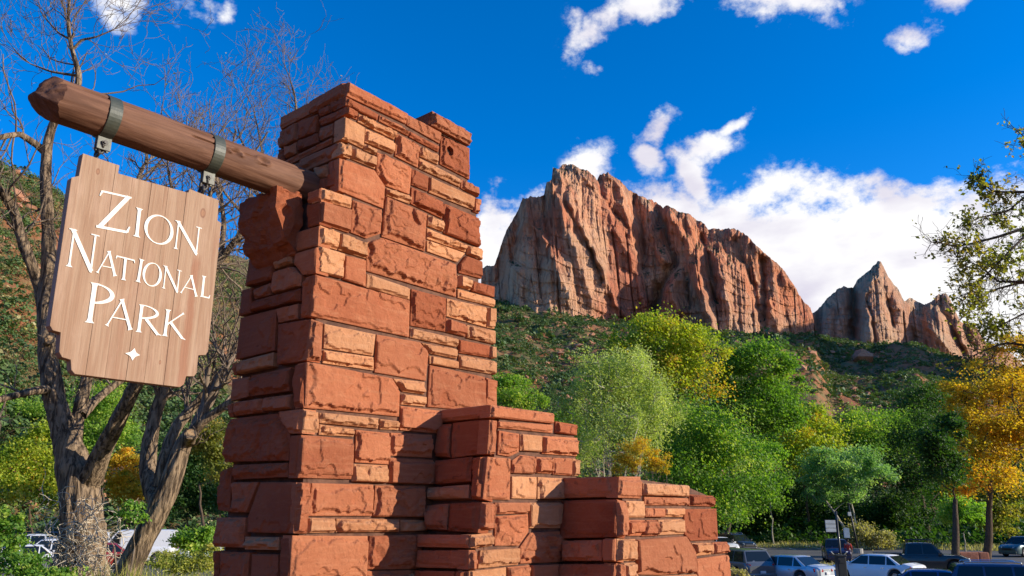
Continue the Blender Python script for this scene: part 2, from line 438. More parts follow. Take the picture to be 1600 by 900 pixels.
def H(x, y):
    x = np.asarray(x, float); y = np.asarray(y, float)
    r = np.hypot(x, y); phi = np.degrees(np.arctan2(x, y))
    e = np.interp(phi, _a, _e); r1 = np.interp(phi, _a, _d)
    left = sst(-phi, 6, 14) * sst(phi, -100, -60)
    r0 = 118 - 40 * left
    end = 24 + 12 * left
    mound = 2.1 * (1 - sst(r, 9, end)) + 0.45 * left * sst(r, 20, 34)
    q = np.clip((r - r0) / (r1 - r0), 0, 4)
    pw = 1.35 - 0.25 * left
    top = e * r1 + EYE
    s = np.where(q < 1, top * np.clip(q, 0, 1) ** pw, top * (1 + 0.16 * (1 - np.exp(-(q - 1) * 1.2))))
    k = np.clip(q, 0, 1) * (1 - 0.75 * sst(q, 0.8, 1.0)) * np.minimum(r1, 900)
    gul = ridge(x / 75, y / 75, 0, 4, 3) * 0.010 + ridge(x / 20, y / 20, 0, 3, 8) * 0.003 + fbm(x / 170, y / 170, 0, 3, 12) * 0.018
    k2 = sst(r, r0 + 5, r0 + 90)
    return mound + s + k * gul + k2 * fbm(x / 7, y / 7, 0, 4, 21) * np.clip(q, 0.2, 1) * 1.2
phis = np.concatenate([np.arange(-180, -48, 3.0), np.arange(-48, 48, 0.14), np.arange(48, 180, 3.0)])
rr = np.concatenate([np.geomspace(0.5, 110, 70)[:-1], np.geomspace(110, 1500, 240)[:-1], np.geomspace(1500, 9000, 20)])
RR, PH = np.meshgrid(rr, np.radians(phis), indexing='ij')
TX, TY = RR * np.sin(PH), RR * np.cos(PH)
TV = np.stack([TX, TY, H(TX, TY)], -1).reshape(-1, 3)
TF = grid_faces(len(rr), len(phis), True)
ground = link('ground', npmesh('ground', TV, TF), MATS['soil']); ground['kind'] = 'structure'

# parking lot: asphalt sheets, kerbed median, painted lines (the lot is level, z = 0)
def sheet(name, pts, z, mat, h=0.0):
    mb = MB()
    if h: mb.prism([(x, y, z) for x, y in pts], (0, 0, h))
    else: mb.add([(x, y, z) for x, y in pts], [tuple(range(len(pts)))])
    o = mb.build(name, MATS[mat]); o['kind'] = 'structure'; return o
sheet('parking_lot', [(7, 29), (70, 29), (70, 53), (13, 53)], 0.006, 'asphalt')
sheet('road', [(10, 62), (95, 62), (95, 96), (-4, 96), (-4, 80)], 0.010, 'asphalt')
sheet('left_parking_lot', [(-70, 37), (-9, 37), (-12, 76), (-80, 76)], 0.47, 'asphalt')
def kerb_ring(pts, w=0.16, h=0.14, z=0.0):
    c = np.mean(pts, 0); mb = MB(); n = len(pts)
    for i in range(n):
        a, b = np.array(pts[i], float), np.array(pts[(i + 1) % n], float)
        d = (b - a) / np.linalg.norm(b - a); nn = np.array([-d[1], d[0]])
        if nn @ (c - a) < 0: nn = -nn
        a2, b2 = a + nn * w + d * w, b + nn * w - d * w
        mb.prism([(*a, z), (*b, z), (*b2, z), (*a2, z)], (0, 0, h))
    o = mb.build('kerb', MATS['kerb_concrete']); o['kind'] = 'structure'
MED = [(13, 54), (70, 54), (70, 61), (11, 61)]
sheet('median', [(13.16, 54.16), (69.84, 54.16), (69.84, 60.84), (11.16, 60.84)], 0.0, 'gravel', 0.11)
kerb_ring(MED)
kerb_ring([(-4, 96.5), (95, 96.5), (95, 98), (-4, 98)])
for k in range(9):                           # bay lines in front of the median and across the road
    x = 15.5 + k * 2.9
    sheet('bay_line', [(x, 47.8), (x + .1, 47.8), (x - 2.4 + .1, 52.9), (x - 2.4, 52.9)], 0.011, 'road_paint')
for k in range(12):
    x = 8 + k * 3.1
    sheet('bay_line', [(x, 88), (x + .12, 88), (x + 1.0 + .12, 94.5), (x + 1.0, 94.5)], 0.015, 'road_paint')

# ------------------------------------------------------------------ cliffs
def cliff(name, sky_px, base_px, dist, gullies, ridges, lean, seed, nu, nv, amp, slant, mat='cliff_rock'):
    sx = np.array(sky_px, float); bx = np.array(base_px, float)
    xs = np.linspace(sx[0, 0], sx[-1, 0], nu)
    yt = np.interp(xs, sx[:, 0], sx[:, 1]); yb = np.interp(xs, bx[:, 0], bx[:, 1])
    rough = fbm(xs / 9, 0.5, 0, 3, seed + 5) * 2.2 + np.abs(pn(xs / 3.1, 1.5, 0, seed + 9)) * 2.0
    yt = yt + rough * sst(yb - yt, 4, 40)
    tt = np.linspace(-0.12, 1, nv)
    T, X = np.meshgrid(tt, xs, indexing='ij')
    Yp = yb[None] + (yt - yb)[None] * T
    px = FPX / dist
    Hm = (yb - Yp) / px                      # metres above the foot
    xm = X / px
    w = fbm(xm / 60, Hm / 150, 0, 3, seed) * 4
    sl = xm + slant * Hm + w                 # ribs lean a little as they climb
    rs_ = np.random.RandomState(seed)
    top_h = float(Hm.max()); x0_, x1_ = xm.min(), xm.max()
    Dp = amp * (-ridge(sl / 70, Hm / 500, 0, 1, seed + 1) * 9)
    capn = 6 * pn(xm / 6, Hm / 40, 0, seed + 77) + 3 * pn(xm / 2, Hm / 9, 0, seed + 78); xw = xm + w
    xcol = xm[0]
    def pillars(n, w0, w1, p0, p1, h0, pw):
        """buttresses of many heights standing against the wall; the foremost one wins"""
        out = np.zeros(T.shape)
        for _ in range(n):
            c, wd, pr = rs_.uniform(x0_, x1_), rs_.uniform(w0, w1), rs_.uniform(p0, p1)
            hh = top_h * rs_.uniform(h0, 1.15); sl_ = rs_.uniform(-.05, .13); tp = rs_.uniform(.05, .35); sk = rs_.uniform(-.5, .5)
            i0, i1 = np.searchsorted(xcol, [c - wd * 1.4 - top_h * .24 - 10, c + wd * 1.4 + top_h * .06 + 10])
            if i1 <= i0: continue
            S = np.s_[:, i0:i1]; hm = Hm[S]; g_ = np.clip(1 - hm / hh, 0, 1)
            q = (xw[S] + sl_ * hm - c) / (wd * (1 + .35 * g_)); xx = np.abs(q)
            v = pr * np.clip(1 - xx ** pw, 0, 1) ** .55 * (1 + tp * g_) * (1 + sk * q)
            out[S] = np.maximum(out[S], v * sst(hh + capn[S] - hm, -2, wd * .7))
        return out
    Dp = Dp + amp * (pillars(40, 16, 40, 8, 26, .35, 3.0) + pillars(210, 4, 11, 3, 9, .15, 2.4) * 1.0 + pillars(800, 1.4, 4.2, 1.4, 4.8, .06, 2.0) * 1.0)
    Dp += amp * (fbm(xm / 16, Hm / 15, 0, 5, seed + 4) * 3.2 + ridge(sl / 4.5, Hm / 9, .1, 2, seed + 6) * 0.9)
    for q_, (cx, cz, dp_) in enumerate([(26, 500, 10), (11, 160, 4)]):                               # cracks
        Dp -= amp * dp_ * .7 * np.exp(-(pn(sl / cx, Hm / cz, 0.2, seed + 20 + q_) / .05) ** 2) * sst(pn(xm / 30, Hm / 40, 0, seed + 50 + q_), -.15, .25)
    led = Hm / 11 + pn(xm / 50, Hm / 60, 0, seed + 7) * 1.3
    Dp -= 1.5 * amp * (led - np.floor(led)) * (1 - 0.5 * sst(T, 0.45, 0.7))
    def carve(lines, sgn):
        out = 0
        for pts, depth, wd in lines:
            pts = np.array(pts, float)
            o = np.argsort(pts[:, 1]); pp = pts[o]
            xc = np.interp(Yp, pp[:, 1], pp[:, 0])
            fade = sst(Yp, pp[0, 1] - 14, pp[0, 1] + 4) * (1 - sst(Yp, pp[-1, 1] - 4, pp[-1, 1] + 14))
            g = (X - xc + pn(X / 14, Yp / 14, 0, seed + 40) * 4) / wd
            out = out + sgn * depth * fade * np.exp(-np.abs(g) ** 1.6)
        return out
    Dp = Dp + carve(gullies, -.8) + carve(ridges, .62)
    # bays of the wall seen from above: turns the wall away from or towards the sun
    Dp += np.interp(X, [p[0] for p in lean[1]], [p[1] for p in lean[1]])
    back = lean[0] * np.clip(T, 0, 1) ** 1.3 * (Hm + 1)
    depth = dist - Dp + back
    foot = T < 0
    depth = np.where(foot, depth - (-T) * 60, depth)
    # ray through the traced point, pushed out to this depth
    dx_, dy_, dz_ = (X - 800) / FPX, cP + -sP * (450 - Yp) / FPX, sP + cP * (450 - Yp) / FPX
    V = np.stack([dx_ / dy_ * depth, depth, EYE + dz_ / dy_ * depth], -1)
    # the top carries on backwards as a rough plateau, then falls away
    rows = [V.reshape(-1, 3)]
    top = V[-1]
    for k, (bk, dn) in enumerate([(6, -0.5), (16, -3), (40, -10), (90, -35), (160, -120), (200, -330)]):
        q = top.copy(); q[:, 0] *= 1 + bk / dist; q[:, 1] += bk + 3 * pn(xs / 10, k, 0, seed + 60); q[:, 2] += dn * (0.6 + 0.4 * np.abs(pn(xs / 12, k, 0, seed + 61)))
        rows.append(q)
    V = np.concatenate(rows)
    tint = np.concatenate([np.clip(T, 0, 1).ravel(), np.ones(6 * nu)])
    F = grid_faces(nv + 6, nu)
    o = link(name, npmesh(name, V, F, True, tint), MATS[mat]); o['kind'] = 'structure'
    return V
z1 = lambda *p: [(740 + x / 2.8125, 240 + y / 2.8125) for x, y in p]
SKY1 = [(752, 421), (754, 418), (761, 414), (772, 414), (779, 396), (784, 379), (793, 357), (804, 337), (811, 325), (817, 308), (824, 310), (829, 306), (840, 309), (850, 305), (854, 284), (862, 281), (864, 262), (872, 263), (879, 257), (896, 257),
        (906, 262), (918, 267), (928, 276), (933, 281), (937, 271), (950, 269), (960, 276), (968, 281), (982, 297), (1003, 306), (1024, 315), (1036, 325), (1042, 320), (1060, 331), (1074, 333), (1096, 347), (1106, 356), (1131, 357), (1152, 357),
        (1167, 368), (1188, 389), (1206, 404), (1227, 425), (1241, 446), (1256, 471), (1266, 480), (1272, 500)]
BASE1 = [(752, 468), (776, 467), (872, 482), (953, 496), (1117, 521), (1167, 535), (1220, 531), (1272, 528)]
GUL1 = [(z1((540, 95), (560, 170), (600, 230), (680, 330)), 14, 5), (z1((700, 180), (740, 380), (745, 500)), 26, 7), (z1((800, 200), (830, 300), (860, 400), (880, 480), (820, 600), (790, 680)), 42, 9),
        (z1((450, 240), (462, 330), (520, 450), (560, 560)), 12, 4), (z1((1000, 370), (1040, 480), (1060, 640)), 26, 6), (z1((310, 190), (330, 330), (330, 450)), 14, 5), (z1((1150, 380), (1220, 560), (1260, 720)), 26, 7),
        (z1((200, 240), (190, 330), (170, 470)), 22, 8), (z1((400, 130), (410, 220), (470, 380)), 10, 4), (z1((1270, 470), (1280, 760)), 20, 6), (z1((940, 540), (950, 660)), 14, 3), (z1((120, 430), (110, 560)), 20, 6)]
RID1 = [(z1((365, 70), (420, 200), (480, 340), (540, 450), (600, 600), (660, 720)), 18, 7), (z1((440, 60), (520, 130), (600, 230), (620, 330), (700, 480), (760, 690)), 16, 8), (z1((590, 95), (640, 150), (690, 330), (725, 480)), 20, 8),
        (z1((232, 200), (240, 280), (340, 420), (420, 640)), 16, 8), (z1((340, 120), (385, 240), (440, 400), (530, 660)), 14, 7), (z1((850, 245), (900, 330), (950, 400), (1000, 600), (1060, 780)), 22, 9),
        (z1((930, 270), (990, 380), (1070, 460), (1110, 640), (1190, 820)), 18, 9), (z1((1130, 340), (1190, 480), (1240, 700)), 14, 8), (z1((890, 545), (860, 600), (905, 700)), 26, 8), (z1((970, 500), (1000, 620), (1050, 770)), 26, 7),
        (z1((770, 220), (780, 330), (820, 460)), 18, 6), (z1((1300, 640), (1340, 780)), 18, 6), (z1((1200, 360), (1320, 480), (1420, 600)), 20, 12)]
V1 = cliff('mountain', SKY1, BASE1, 900, GUL1, RID1, (0.33, [(750, -50), (785, -16), (812, 10), (860, 24), (905, 8), (990, -42), (1022, -52), (1045, -22), (1075, -14), (1130, -12), (1200, -22), (1272, -62)]), 11, 900, 400, 1.0, 0.11)
SKY2 = [(1250, 500), (1268, 489), (1277, 483), (1291, 468), (1307, 451), (1317, 447), (1333, 449), (1341, 436), (1360, 420), (1371, 409), (1376, 409), (1383, 420), (1389, 433), (1403, 451), (1413, 468), (1421, 465), (1435, 472), (1443, 475), (1456, 471),
        (1467, 460), (1477, 458), (1484, 465), (1492, 484), (1501, 503), (1512, 505), (1520, 504), (1531, 519), (1539, 532), (1557, 540), (1579, 551), (1600, 570), (1680, 610)]
BASE2 = [(1250, 532), (1277, 531), (1333, 534), (1360, 541), (1427, 537), (1467, 552), (1507, 566), (1560, 578), (1600, 586), (1680, 618)]
z2 = lambda *p: [(1200 + x / 3.75, 380 + y / 3.75) for x, y in p]
GUL2 = [(z2((490, 270), (500, 400), (490, 540)), 50, 7), (z2((580, 330), (630, 560)), 22, 4), (z2((690, 340), (740, 480)), 22, 5), (z2((820, 420), (850, 560)), 26, 6), (z2((1000, 360), (1080, 520), (1150, 640)), 24, 5), (z2((1140, 470), (1190, 600)), 22, 5)]
RID2 = [(z2((650, 120), (570, 300), (610, 560)), 30, 9), (z2((690, 210), (760, 350), (830, 480)), 24, 8), (z2((920, 370), (950, 500), (1080, 640)), 26, 9), (z2((1050, 310), (1130, 520), (1160, 600)), 24, 7), (z2((1180, 480), (1250, 600)), 22, 7)]
V2 = cliff('far_mountain', SKY2, BASE2, 1300, GUL2, RID2, (0.5, [(1250, -30), (1318, -10), (1338, -14), (1352, 30), (1375, 26), (1440, -40), (1462, -10), (1476, -14), (1540, -60), (1680, -120)]), 77, 520, 190, 1.1, 0.11, 'cliff_rock_pale')

# unseen wall added off to the right to throw shadow on the far slope
def shadow_wall():
    nx, ny = 60, 70
    gx, gy = np.meshgrid(np.linspace(770, 1250, nx), np.linspace(640, 1040, ny), indexing='ij')
    e = np.minimum.reduce([(gx - 770) / 90, (1250 - gx) / 130, (gy - 640) / 90, (1040 - gy) / 80])
    z0 = H(gx, gy)
    z = z0 - 5 + (375 - z0) * sst(e + .3 * fbm(gx / 60, gy / 60, 0, 4, 7), .15, .75) + 14 * fbm(gx / 45, gy / 45, 0, 4, 9) * sst(e, .2, .8)
    V = np.stack([gx, gy, np.maximum(z, z0 - 5)], -1).reshape(-1, 3)
    o = link('added_shadow_wall', npmesh('added_shadow_wall', V, grid_faces(nx, ny), True, np.full(nx * ny, .6)), MATS['cliff_rock']); o['kind'] = 'structure'
shadow_wall()
# ------------------------------------------------------------------ scattered brush and boulders on the slopes (uncountable)
_t = (1 + 5 ** .5) / 2
ICO_V = np.array([(-1, _t, 0), (1, _t, 0), (-1, -_t, 0), (1, -_t, 0), (0, -1, _t), (0, 1, _t), (0, -1, -_t), (0, 1, -_t), (_t, 0, -1), (_t, 0, 1), (-_t, 0, -1), (-_t, 0, 1)]) / 1.9
ICO_F = np.array([(0, 11, 5), (0, 5, 1), (0, 1, 7), (0, 7, 10), (0, 10, 11), (1, 5, 9), (5, 11, 4), (11, 10, 2), (10, 7, 6), (7, 1, 8), (3, 9, 4), (3, 4, 2), (3, 2, 6), (3, 6, 8), (3, 8, 9), (4, 9, 5), (2, 4, 11), (6, 2, 10), (8, 6, 7), (9, 8, 1)])
def leaves(c, size, rs, up=0.25, aspect=0.62, tint=None):
    """one leaf (quad, slightly folded) per centre"""
    n = len(c)
    size = np.broadcast_to(size, (n,))
    nz = rs.normal(size=(n, 3)); nz[:, 2] = np.abs(nz[:, 2]) + up * .6; nz += np.array([.62, -.10, .1])      # leaves turn to the light
    nz /= np.linalg.norm(nz, axis=1)[:, None]
    a = np.cross(nz, rs.normal(size=(n, 3))); a /= np.linalg.norm(a, axis=1)[:, None] + 1e-9
    b = np.cross(nz, a)
    hl = (size * rs.uniform(.6, 1.3, n) / 2)[:, None]; hw = hl * aspect
    v = np.stack([c - a * hl, c - b * hw + a * hl * .1 + nz * hl * .15, c + a * hl, c + b * hw + a * hl * .1 + nz * hl * .15], 1).reshape(-1, 3)
    f = np.arange(n * 4).reshape(-1, 4)
    tt = rs.uniform(0, 1, n) if tint is None else tint
    return v, f, np.repeat(np.clip(tt, 0, 1), 4)
def brush(name, xy, size, rs, mat, per, lsize):
    n = len(xy); z = H(xy[:, 0], xy[:, 1])
    c = np.repeat(np.column_stack([xy, z]), per, 0); s = np.repeat(size, per)
    d = rs.normal(size=(n * per, 3)); d /= np.linalg.norm(d, axis=1)[:, None]; d[:, 2] = np.abs(d[:, 2]) * rs.uniform(.75, 1.3, n).repeat(per)
    c = c + d * (s * rs.uniform(.55, 1.0, n * per) ** .5)[:, None] * np.array([1, 1, .95])
    tt = np.repeat(rs.normal(.42, .22, n), per) + rs.normal(0, .12, n * per)
    v, f, ti = leaves(c, s * lsize, rs, .5, .8, tt)
    o = link(name, npmesh(name, v, f, False, ti), MATS[mat]); o['kind'] = 'stuff'
    return o
def scatter(name, xy, size, rs, mat, flat=0.7, sink=0.25):
    n = len(xy); z = H(xy[:, 0], xy[:, 1])
    v = ICO_V[None] * size[:, None, None] * rs.uniform(.6, 1.35, (n, 12, 1)) * np.array([1, 1, flat])
    v = v + np.column_stack([xy, z])[:, None] + np.array([0, 0, 1]) * (size * (flat - sink) * .6)[:, None, None]
    f = ICO_F[None] + (np.arange(n) * 12)[:, None, None]
    o = link(name, npmesh(name, v.reshape(-1, 3), f.reshape(-1, 3), False), MATS[mat]); o['kind'] = 'stuff'
    return o
rs = np.random.RandomState(3)
def sample(n, a0, a1, f0, f1, thr, sc, seed, soft=.15):
    ph = rs.uniform(a0, a1, n); q = rs.uniform(0, 1, n) ** 0.8
    r1 = np.interp(ph, _a, _d); r = f0 + (np.minimum(f1, r1 * 1.04) - f0) * q
    x, y = r * np.sin(np.radians(ph)), r * np.cos(np.radians(ph))
    k = pn(x / sc, y / sc, 0, seed) + .45 * pn(x / sc * 4, y / sc * 4, 0, seed + 1) > thr + rs.normal(size=n) * soft
    return np.column_stack([x, y])[k], r[k]
xy, r = sample(42000, -13, 36, 135, 1330, -0.5, 60, 90, .4)
brush('hillside_brush', xy, rs.lognormal(.12, .5, len(xy)) * (0.62 + r / 900), rs, 'shrub_hill', 34, .5)
xy, r = sample(7000, -44, -10, 82, 300, -0.25, 22, 95)
brush('hillside_brush', xy, rs.lognormal(-.12, .4, len(xy)), rs, 'shrub_hill', 80, .26)
xy, r = sample(2600, -44, -10, 82, 260, -0.1, 18, 98)
brush('hillside_brush', xy, rs.lognormal(-.3, .4, len(xy)), rs, 'leaf_dry', 60, .24)
simple('red_boulder', (0.44, 0.215, 0.12), 0.95, c2=(0.33, 0.145, 0.08), scale=.5, bmp=.6, bscale=2, bdist=.3)
xy, r = sample(7500, -13, 36, 135, 1100, 0.08, 45, 190, .3)
scatter('hillside_boulders', xy, rs.lognormal(.1, .5, len(xy)) * (.45 + r / 900), rs, 'red_boulder')
xy, r = sample(900, -44, -10, 82, 260, 0.2, 16, 195)
scatter('hillside_boulders', xy, rs.lognormal(-.4, .5, len(xy)), rs, 'red_boulder')

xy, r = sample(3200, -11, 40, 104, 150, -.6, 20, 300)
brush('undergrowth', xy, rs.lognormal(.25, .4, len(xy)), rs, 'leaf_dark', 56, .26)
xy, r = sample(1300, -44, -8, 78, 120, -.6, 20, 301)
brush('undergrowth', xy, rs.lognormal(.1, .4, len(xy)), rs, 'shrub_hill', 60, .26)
# ------------------------------------------------------------------ stone monument
AL = rad(41)
R3 = np.array([math.sin(AL), math.cos(AL), 0]); L3 = np.array([-math.cos(AL), math.sin(AL), 0]); Z3 = np.array([0, 0, 1.0])
_c = ray(503, 295); PA = EYEP + _c * (5.0 / math.hypot(_c[0], _c[1]))          # top corner of the pillar's lower part
MON = np.array([PA[0], PA[1], 1.95]) + R3 * 0.8 + L3 * 0.4
class Face:
    """a wall plane: u runs to the right as seen from the front, w points out of the wall"""
    def __init__(s, p0, w):
        s.p0 = np.array(p0); s.w = w / np.linalg.norm(w)
        u = np.cross(Z3, s.w); s.u = u / np.linalg.norm(u); s.v = np.cross(s.w, s.u)
    def uv(s, x, y):
        h = hit(x, y, s.p0, s.w) - s.p0; return np.array([h @ s.u, h @ s.v])
    def at(s, u, v, w=0.0): return s.p0 + s.u * u + s.v * v + s.w * w
def side_face(px_top, px_bot, front):
    """the wall that runs back from the corner edge traced on a front face"""
    a, b = hit(*px_top, front.p0, front.w), hit(*px_bot, front.p0, front.w)
    w = np.cross(L3, a - b)
    if w @ R3 > 0: w = -w
    return Face(a, w)
FA = Face(PA, -L3)
FAU = side_face((545, 130), (531, 290), FA)              # upper and lower shaded side of the pillar
FAL = side_face((503, 295), (458, 850), FA)
_a1 = hit(690, 645, FA.p0, FA.w); _b1 = hit(775, 633, _a1, R3)
FB = Face(_b1, -L3)
FBL = side_face((775, 633), (747, 831), FB); FBM = side_face((736, 832), (731, 900), FB)
_a2 = hit(880, 750, FB.p0, FB.w); _b2 = hit(967, 745, _a2, R3)
FC = Face(_b2, -L3)
FCL = side_face((967, 745), (961, 890), FC)
ZM = dict(Z1=(420, 120, 4.5), Z2=(600, 160, 4.5), Z3=(340, 270, 4.5), Z4=(480, 270, 4.5), Z5=(600, 300, 4.5), Z6=(340, 440, 4.5), Z7=(460, 440, 4.5), Z8=(600, 450, 4.5),
          d1=(320, 600, 4.5), d2=(320, 720, 5), c3=(440, 600, 5.623), c4=(440, 740, 5.623), e1=(640, 620, 3.214), e2=(740, 620, 3.217), f1=(860, 730, 5.294), f2=(980, 730, 5.294), px=(0, 0, 1))
# every stone: view, tint (t tan, o orange, r red), surface (f flat, k rough), corner flag, outline
A_ST = """
px o f 1 544,129.5 635,178.5 634.5,194.5 542.7,151
px o f 0 636,179 688.5,208 686.5,225 635.3,196
Z1 r f 1 548,142 770,265 762,308 543,205
px o f 0 592.5,179.5 638,205 637.3,213 591.5,189.5
Z2 r f 0 175,200 382,310 380,352 175,245
Z1 r k 1 540,215 622,255 620,305 535,270
Z1 t k 0 632,262 890,385 880,445 622,318
Z1 t f 1 530,285 667,360 658,508 520,440
Z1 t k 0 675,362 878,455 872,545 670,460
Z1 t k 0 668,470 755,515 750,552 665,515
Z2 o k 0 85,215 248,305 238,462 75,380
Z2 t k 0 250,305 382,372 378,440 246,380
Z2 t k 0 246,390 538,540 532,598 243,465
Z2 r h 0 398,235 600,330 600,545 390,435
Z2 o k 1 342,62 608,215 603,305 338,168
Z2 o k 0 540,538 668,605 664,668 538,605
Z2 r f 0 190,465 312,525 306,628 188,580
Z2 t f 0 315,525 628,672 622,758 312,635
Z2 o k 0 628,668 668,685 666,785 624,770
Z1 t k 1 512,460 575,495 570,580 505,555
Z1 t k 0 582,500 752,572 745,650 578,580
px o f 1 531,247.5 584,266.5 600.3,292 598.5,326.5 529.8,298.5
px o k 0 588.5,237.5 643.4,263.6 639.5,304.4 600.5,290 587,269
Z4 t k 0 555,105 722,160 718,222 552,160
Z2 r k 0 190,595 415,700 408,820 185,715
Z5 r k 0 420,80 668,185 672,388 418,290
Z4 o k 0 548,165 840,290 825,555 520,450
Z5 t k 0 308,160 415,205 412,280 302,240
Z5 t k 0 300,252 578,372 572,425 298,330
Z5 t f 0 298,340 570,432 512,495 300,418
Z5 t k 0 582,372 690,400 685,482 582,440
Z5 r f 0 570,450 682,490 684,612 522,570 520,515
Z4 t k 1 105,105 312,175 302,255 98,200
Z4 o f 1 98,205 302,262 292,425 95,360
Z4 o k 0 318,190 525,262 515,430 415,465 302,420
Z4 t k 1 95,370 215,418 208,545 88,510
Z4 t k 0 222,420 410,490 410,605 215,545
Z4 t f 1 80,520 252,572 240,745 72,700
Z4 o f 0 258,580 412,615 410,805 250,752
px o k 0 572.2,378.5 596,371.5 712.4,413 712.2,464.5 571.6,423.5
Z4 t f 0 415,710 722,815 718,895 412,808
Z5 t k 0 518,582 608,615 605,692 515,668
Z5 r k 0 612,622 778,665 775,742 610,698
Z5 t f 0 515,680 775,752 773,810 515,745
Z8 r k 0 190,5 435,70 428,310 180,265
Z8 t k 0 440,72 718,135 715,278 435,200
Z8 t f 0 722,135 775,145 775,290 718,280
Z8 o k 0 432,210 572,255 570,345 428,310
Z8 t k 0 580,258 775,300 775,398 578,352
px o f 1 492.5,429.5 640,469.5 638.7,527.5 487,494.5
Z7 o k 1 125,262 200,290 185,560 92,552
Z7 t f 0 208,295 570,370 552,525 202,470
Z7 t k 0 202,480 555,530 555,628 195,575
px o f 0 587.8,522.2 655.6,534.4 669.3,552.2 664.9,595.6 584.4,582.2
Z8 t k 0 185,280 512,355 508,418 180,350
Z8 t f 0 262,385 510,428 510,500 318,462
Z8 t f 0 315,475 520,515 518,570 318,535
Z8 r f 0 522,362 732,405 728,490 522,458
Z8 t f 0 738,408 778,415 778,498 736,490
Z8 t f 0 525,468 780,515 778,612 525,568
px o f 1 480.4,565.6 611,591 624.5,612 623.2,651.5 476.3,637.5
Z8 t k 0 60,635 285,660 280,750 130,730
Z8 t k 0 118,745 288,765 285,835 112,820
Z8 o f 0 318,540 708,625 712,870 302,838
Z8 o f 0 715,630 790,650 792,870 712,870
c3 o f 0 1040,190 1400,235 1400,440 1035,408
c3 t f 1 200,220 320,245 315,430 185,432
c3 t k 0 330,248 850,300 845,395 328,345
c3 t k 0 862,305 1028,325 1025,408 858,400
c3 t k 0 330,352 635,395 632,465 322,450
c3 o f 1 178,445 320,455 625,485 612,840 148,828
c3 o f 0 650,400 945,430 938,710 640,690
c3 t k 0 630,700 930,712 928,872 612,858
c3 o k 0 955,425 1320,445 1320,650 948,632
c3 o f 0 945,645 1330,665 1330,885 935,872
c4 o k 1 135,75 245,78 215,530 108,528
c4 o f 0 262,80 805,95 790,375 232,375
c4 o k 0 820,100 1260,110 1260,385 800,380
c4 t f 0 225,385 468,392 462,520 215,525
c4 t k 0 475,392 1032,400 1030,515 472,520
c4 t k 0 1042,402 1260,405 1260,505 1038,512
c4 o f 1 100,540 755,545 735,960 75,960
c4 o k 0 768,545 1250,530 1250,840 740,845
c4 o k 0 740,855 1250,845 1250,1000 738,1000
"""
AU_ST = """
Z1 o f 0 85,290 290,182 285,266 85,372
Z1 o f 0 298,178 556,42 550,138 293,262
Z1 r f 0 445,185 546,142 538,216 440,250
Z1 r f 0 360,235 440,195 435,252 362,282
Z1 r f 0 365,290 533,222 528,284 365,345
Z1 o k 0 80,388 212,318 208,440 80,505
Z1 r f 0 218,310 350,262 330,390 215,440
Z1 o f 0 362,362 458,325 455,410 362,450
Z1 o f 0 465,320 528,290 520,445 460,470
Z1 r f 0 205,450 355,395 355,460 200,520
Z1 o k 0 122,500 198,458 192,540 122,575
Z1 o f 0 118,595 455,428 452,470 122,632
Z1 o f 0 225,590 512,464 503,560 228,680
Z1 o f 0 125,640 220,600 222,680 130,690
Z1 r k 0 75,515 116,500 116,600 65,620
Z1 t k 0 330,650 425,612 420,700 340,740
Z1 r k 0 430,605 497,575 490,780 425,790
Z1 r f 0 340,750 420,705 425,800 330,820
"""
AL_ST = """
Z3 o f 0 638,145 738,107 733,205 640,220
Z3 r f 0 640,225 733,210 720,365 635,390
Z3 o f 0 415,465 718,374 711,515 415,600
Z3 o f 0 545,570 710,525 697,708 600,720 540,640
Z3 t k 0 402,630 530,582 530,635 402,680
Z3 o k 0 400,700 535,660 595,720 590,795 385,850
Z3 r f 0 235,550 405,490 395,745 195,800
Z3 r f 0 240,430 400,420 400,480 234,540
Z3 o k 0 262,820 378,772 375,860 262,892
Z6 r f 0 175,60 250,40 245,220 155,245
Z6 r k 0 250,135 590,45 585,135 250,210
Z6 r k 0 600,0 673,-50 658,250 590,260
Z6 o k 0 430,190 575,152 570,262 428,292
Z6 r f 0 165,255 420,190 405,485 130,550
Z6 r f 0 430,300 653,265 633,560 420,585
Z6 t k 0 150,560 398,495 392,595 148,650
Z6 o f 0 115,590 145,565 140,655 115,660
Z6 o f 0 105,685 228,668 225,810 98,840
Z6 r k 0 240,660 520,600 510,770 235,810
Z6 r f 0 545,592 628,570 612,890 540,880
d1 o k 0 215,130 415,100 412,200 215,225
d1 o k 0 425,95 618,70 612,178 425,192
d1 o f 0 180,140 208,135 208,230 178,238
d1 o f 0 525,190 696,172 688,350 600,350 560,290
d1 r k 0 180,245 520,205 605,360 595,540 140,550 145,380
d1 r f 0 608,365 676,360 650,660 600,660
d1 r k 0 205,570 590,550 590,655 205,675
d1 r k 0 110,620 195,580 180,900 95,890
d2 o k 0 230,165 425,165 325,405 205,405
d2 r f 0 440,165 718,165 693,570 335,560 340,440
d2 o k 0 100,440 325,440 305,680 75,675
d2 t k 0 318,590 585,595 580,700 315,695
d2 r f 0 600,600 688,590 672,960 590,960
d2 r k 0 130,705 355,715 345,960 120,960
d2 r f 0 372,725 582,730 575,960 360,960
d2 r f 0 82,700 125,705 115,960 75,960
"""
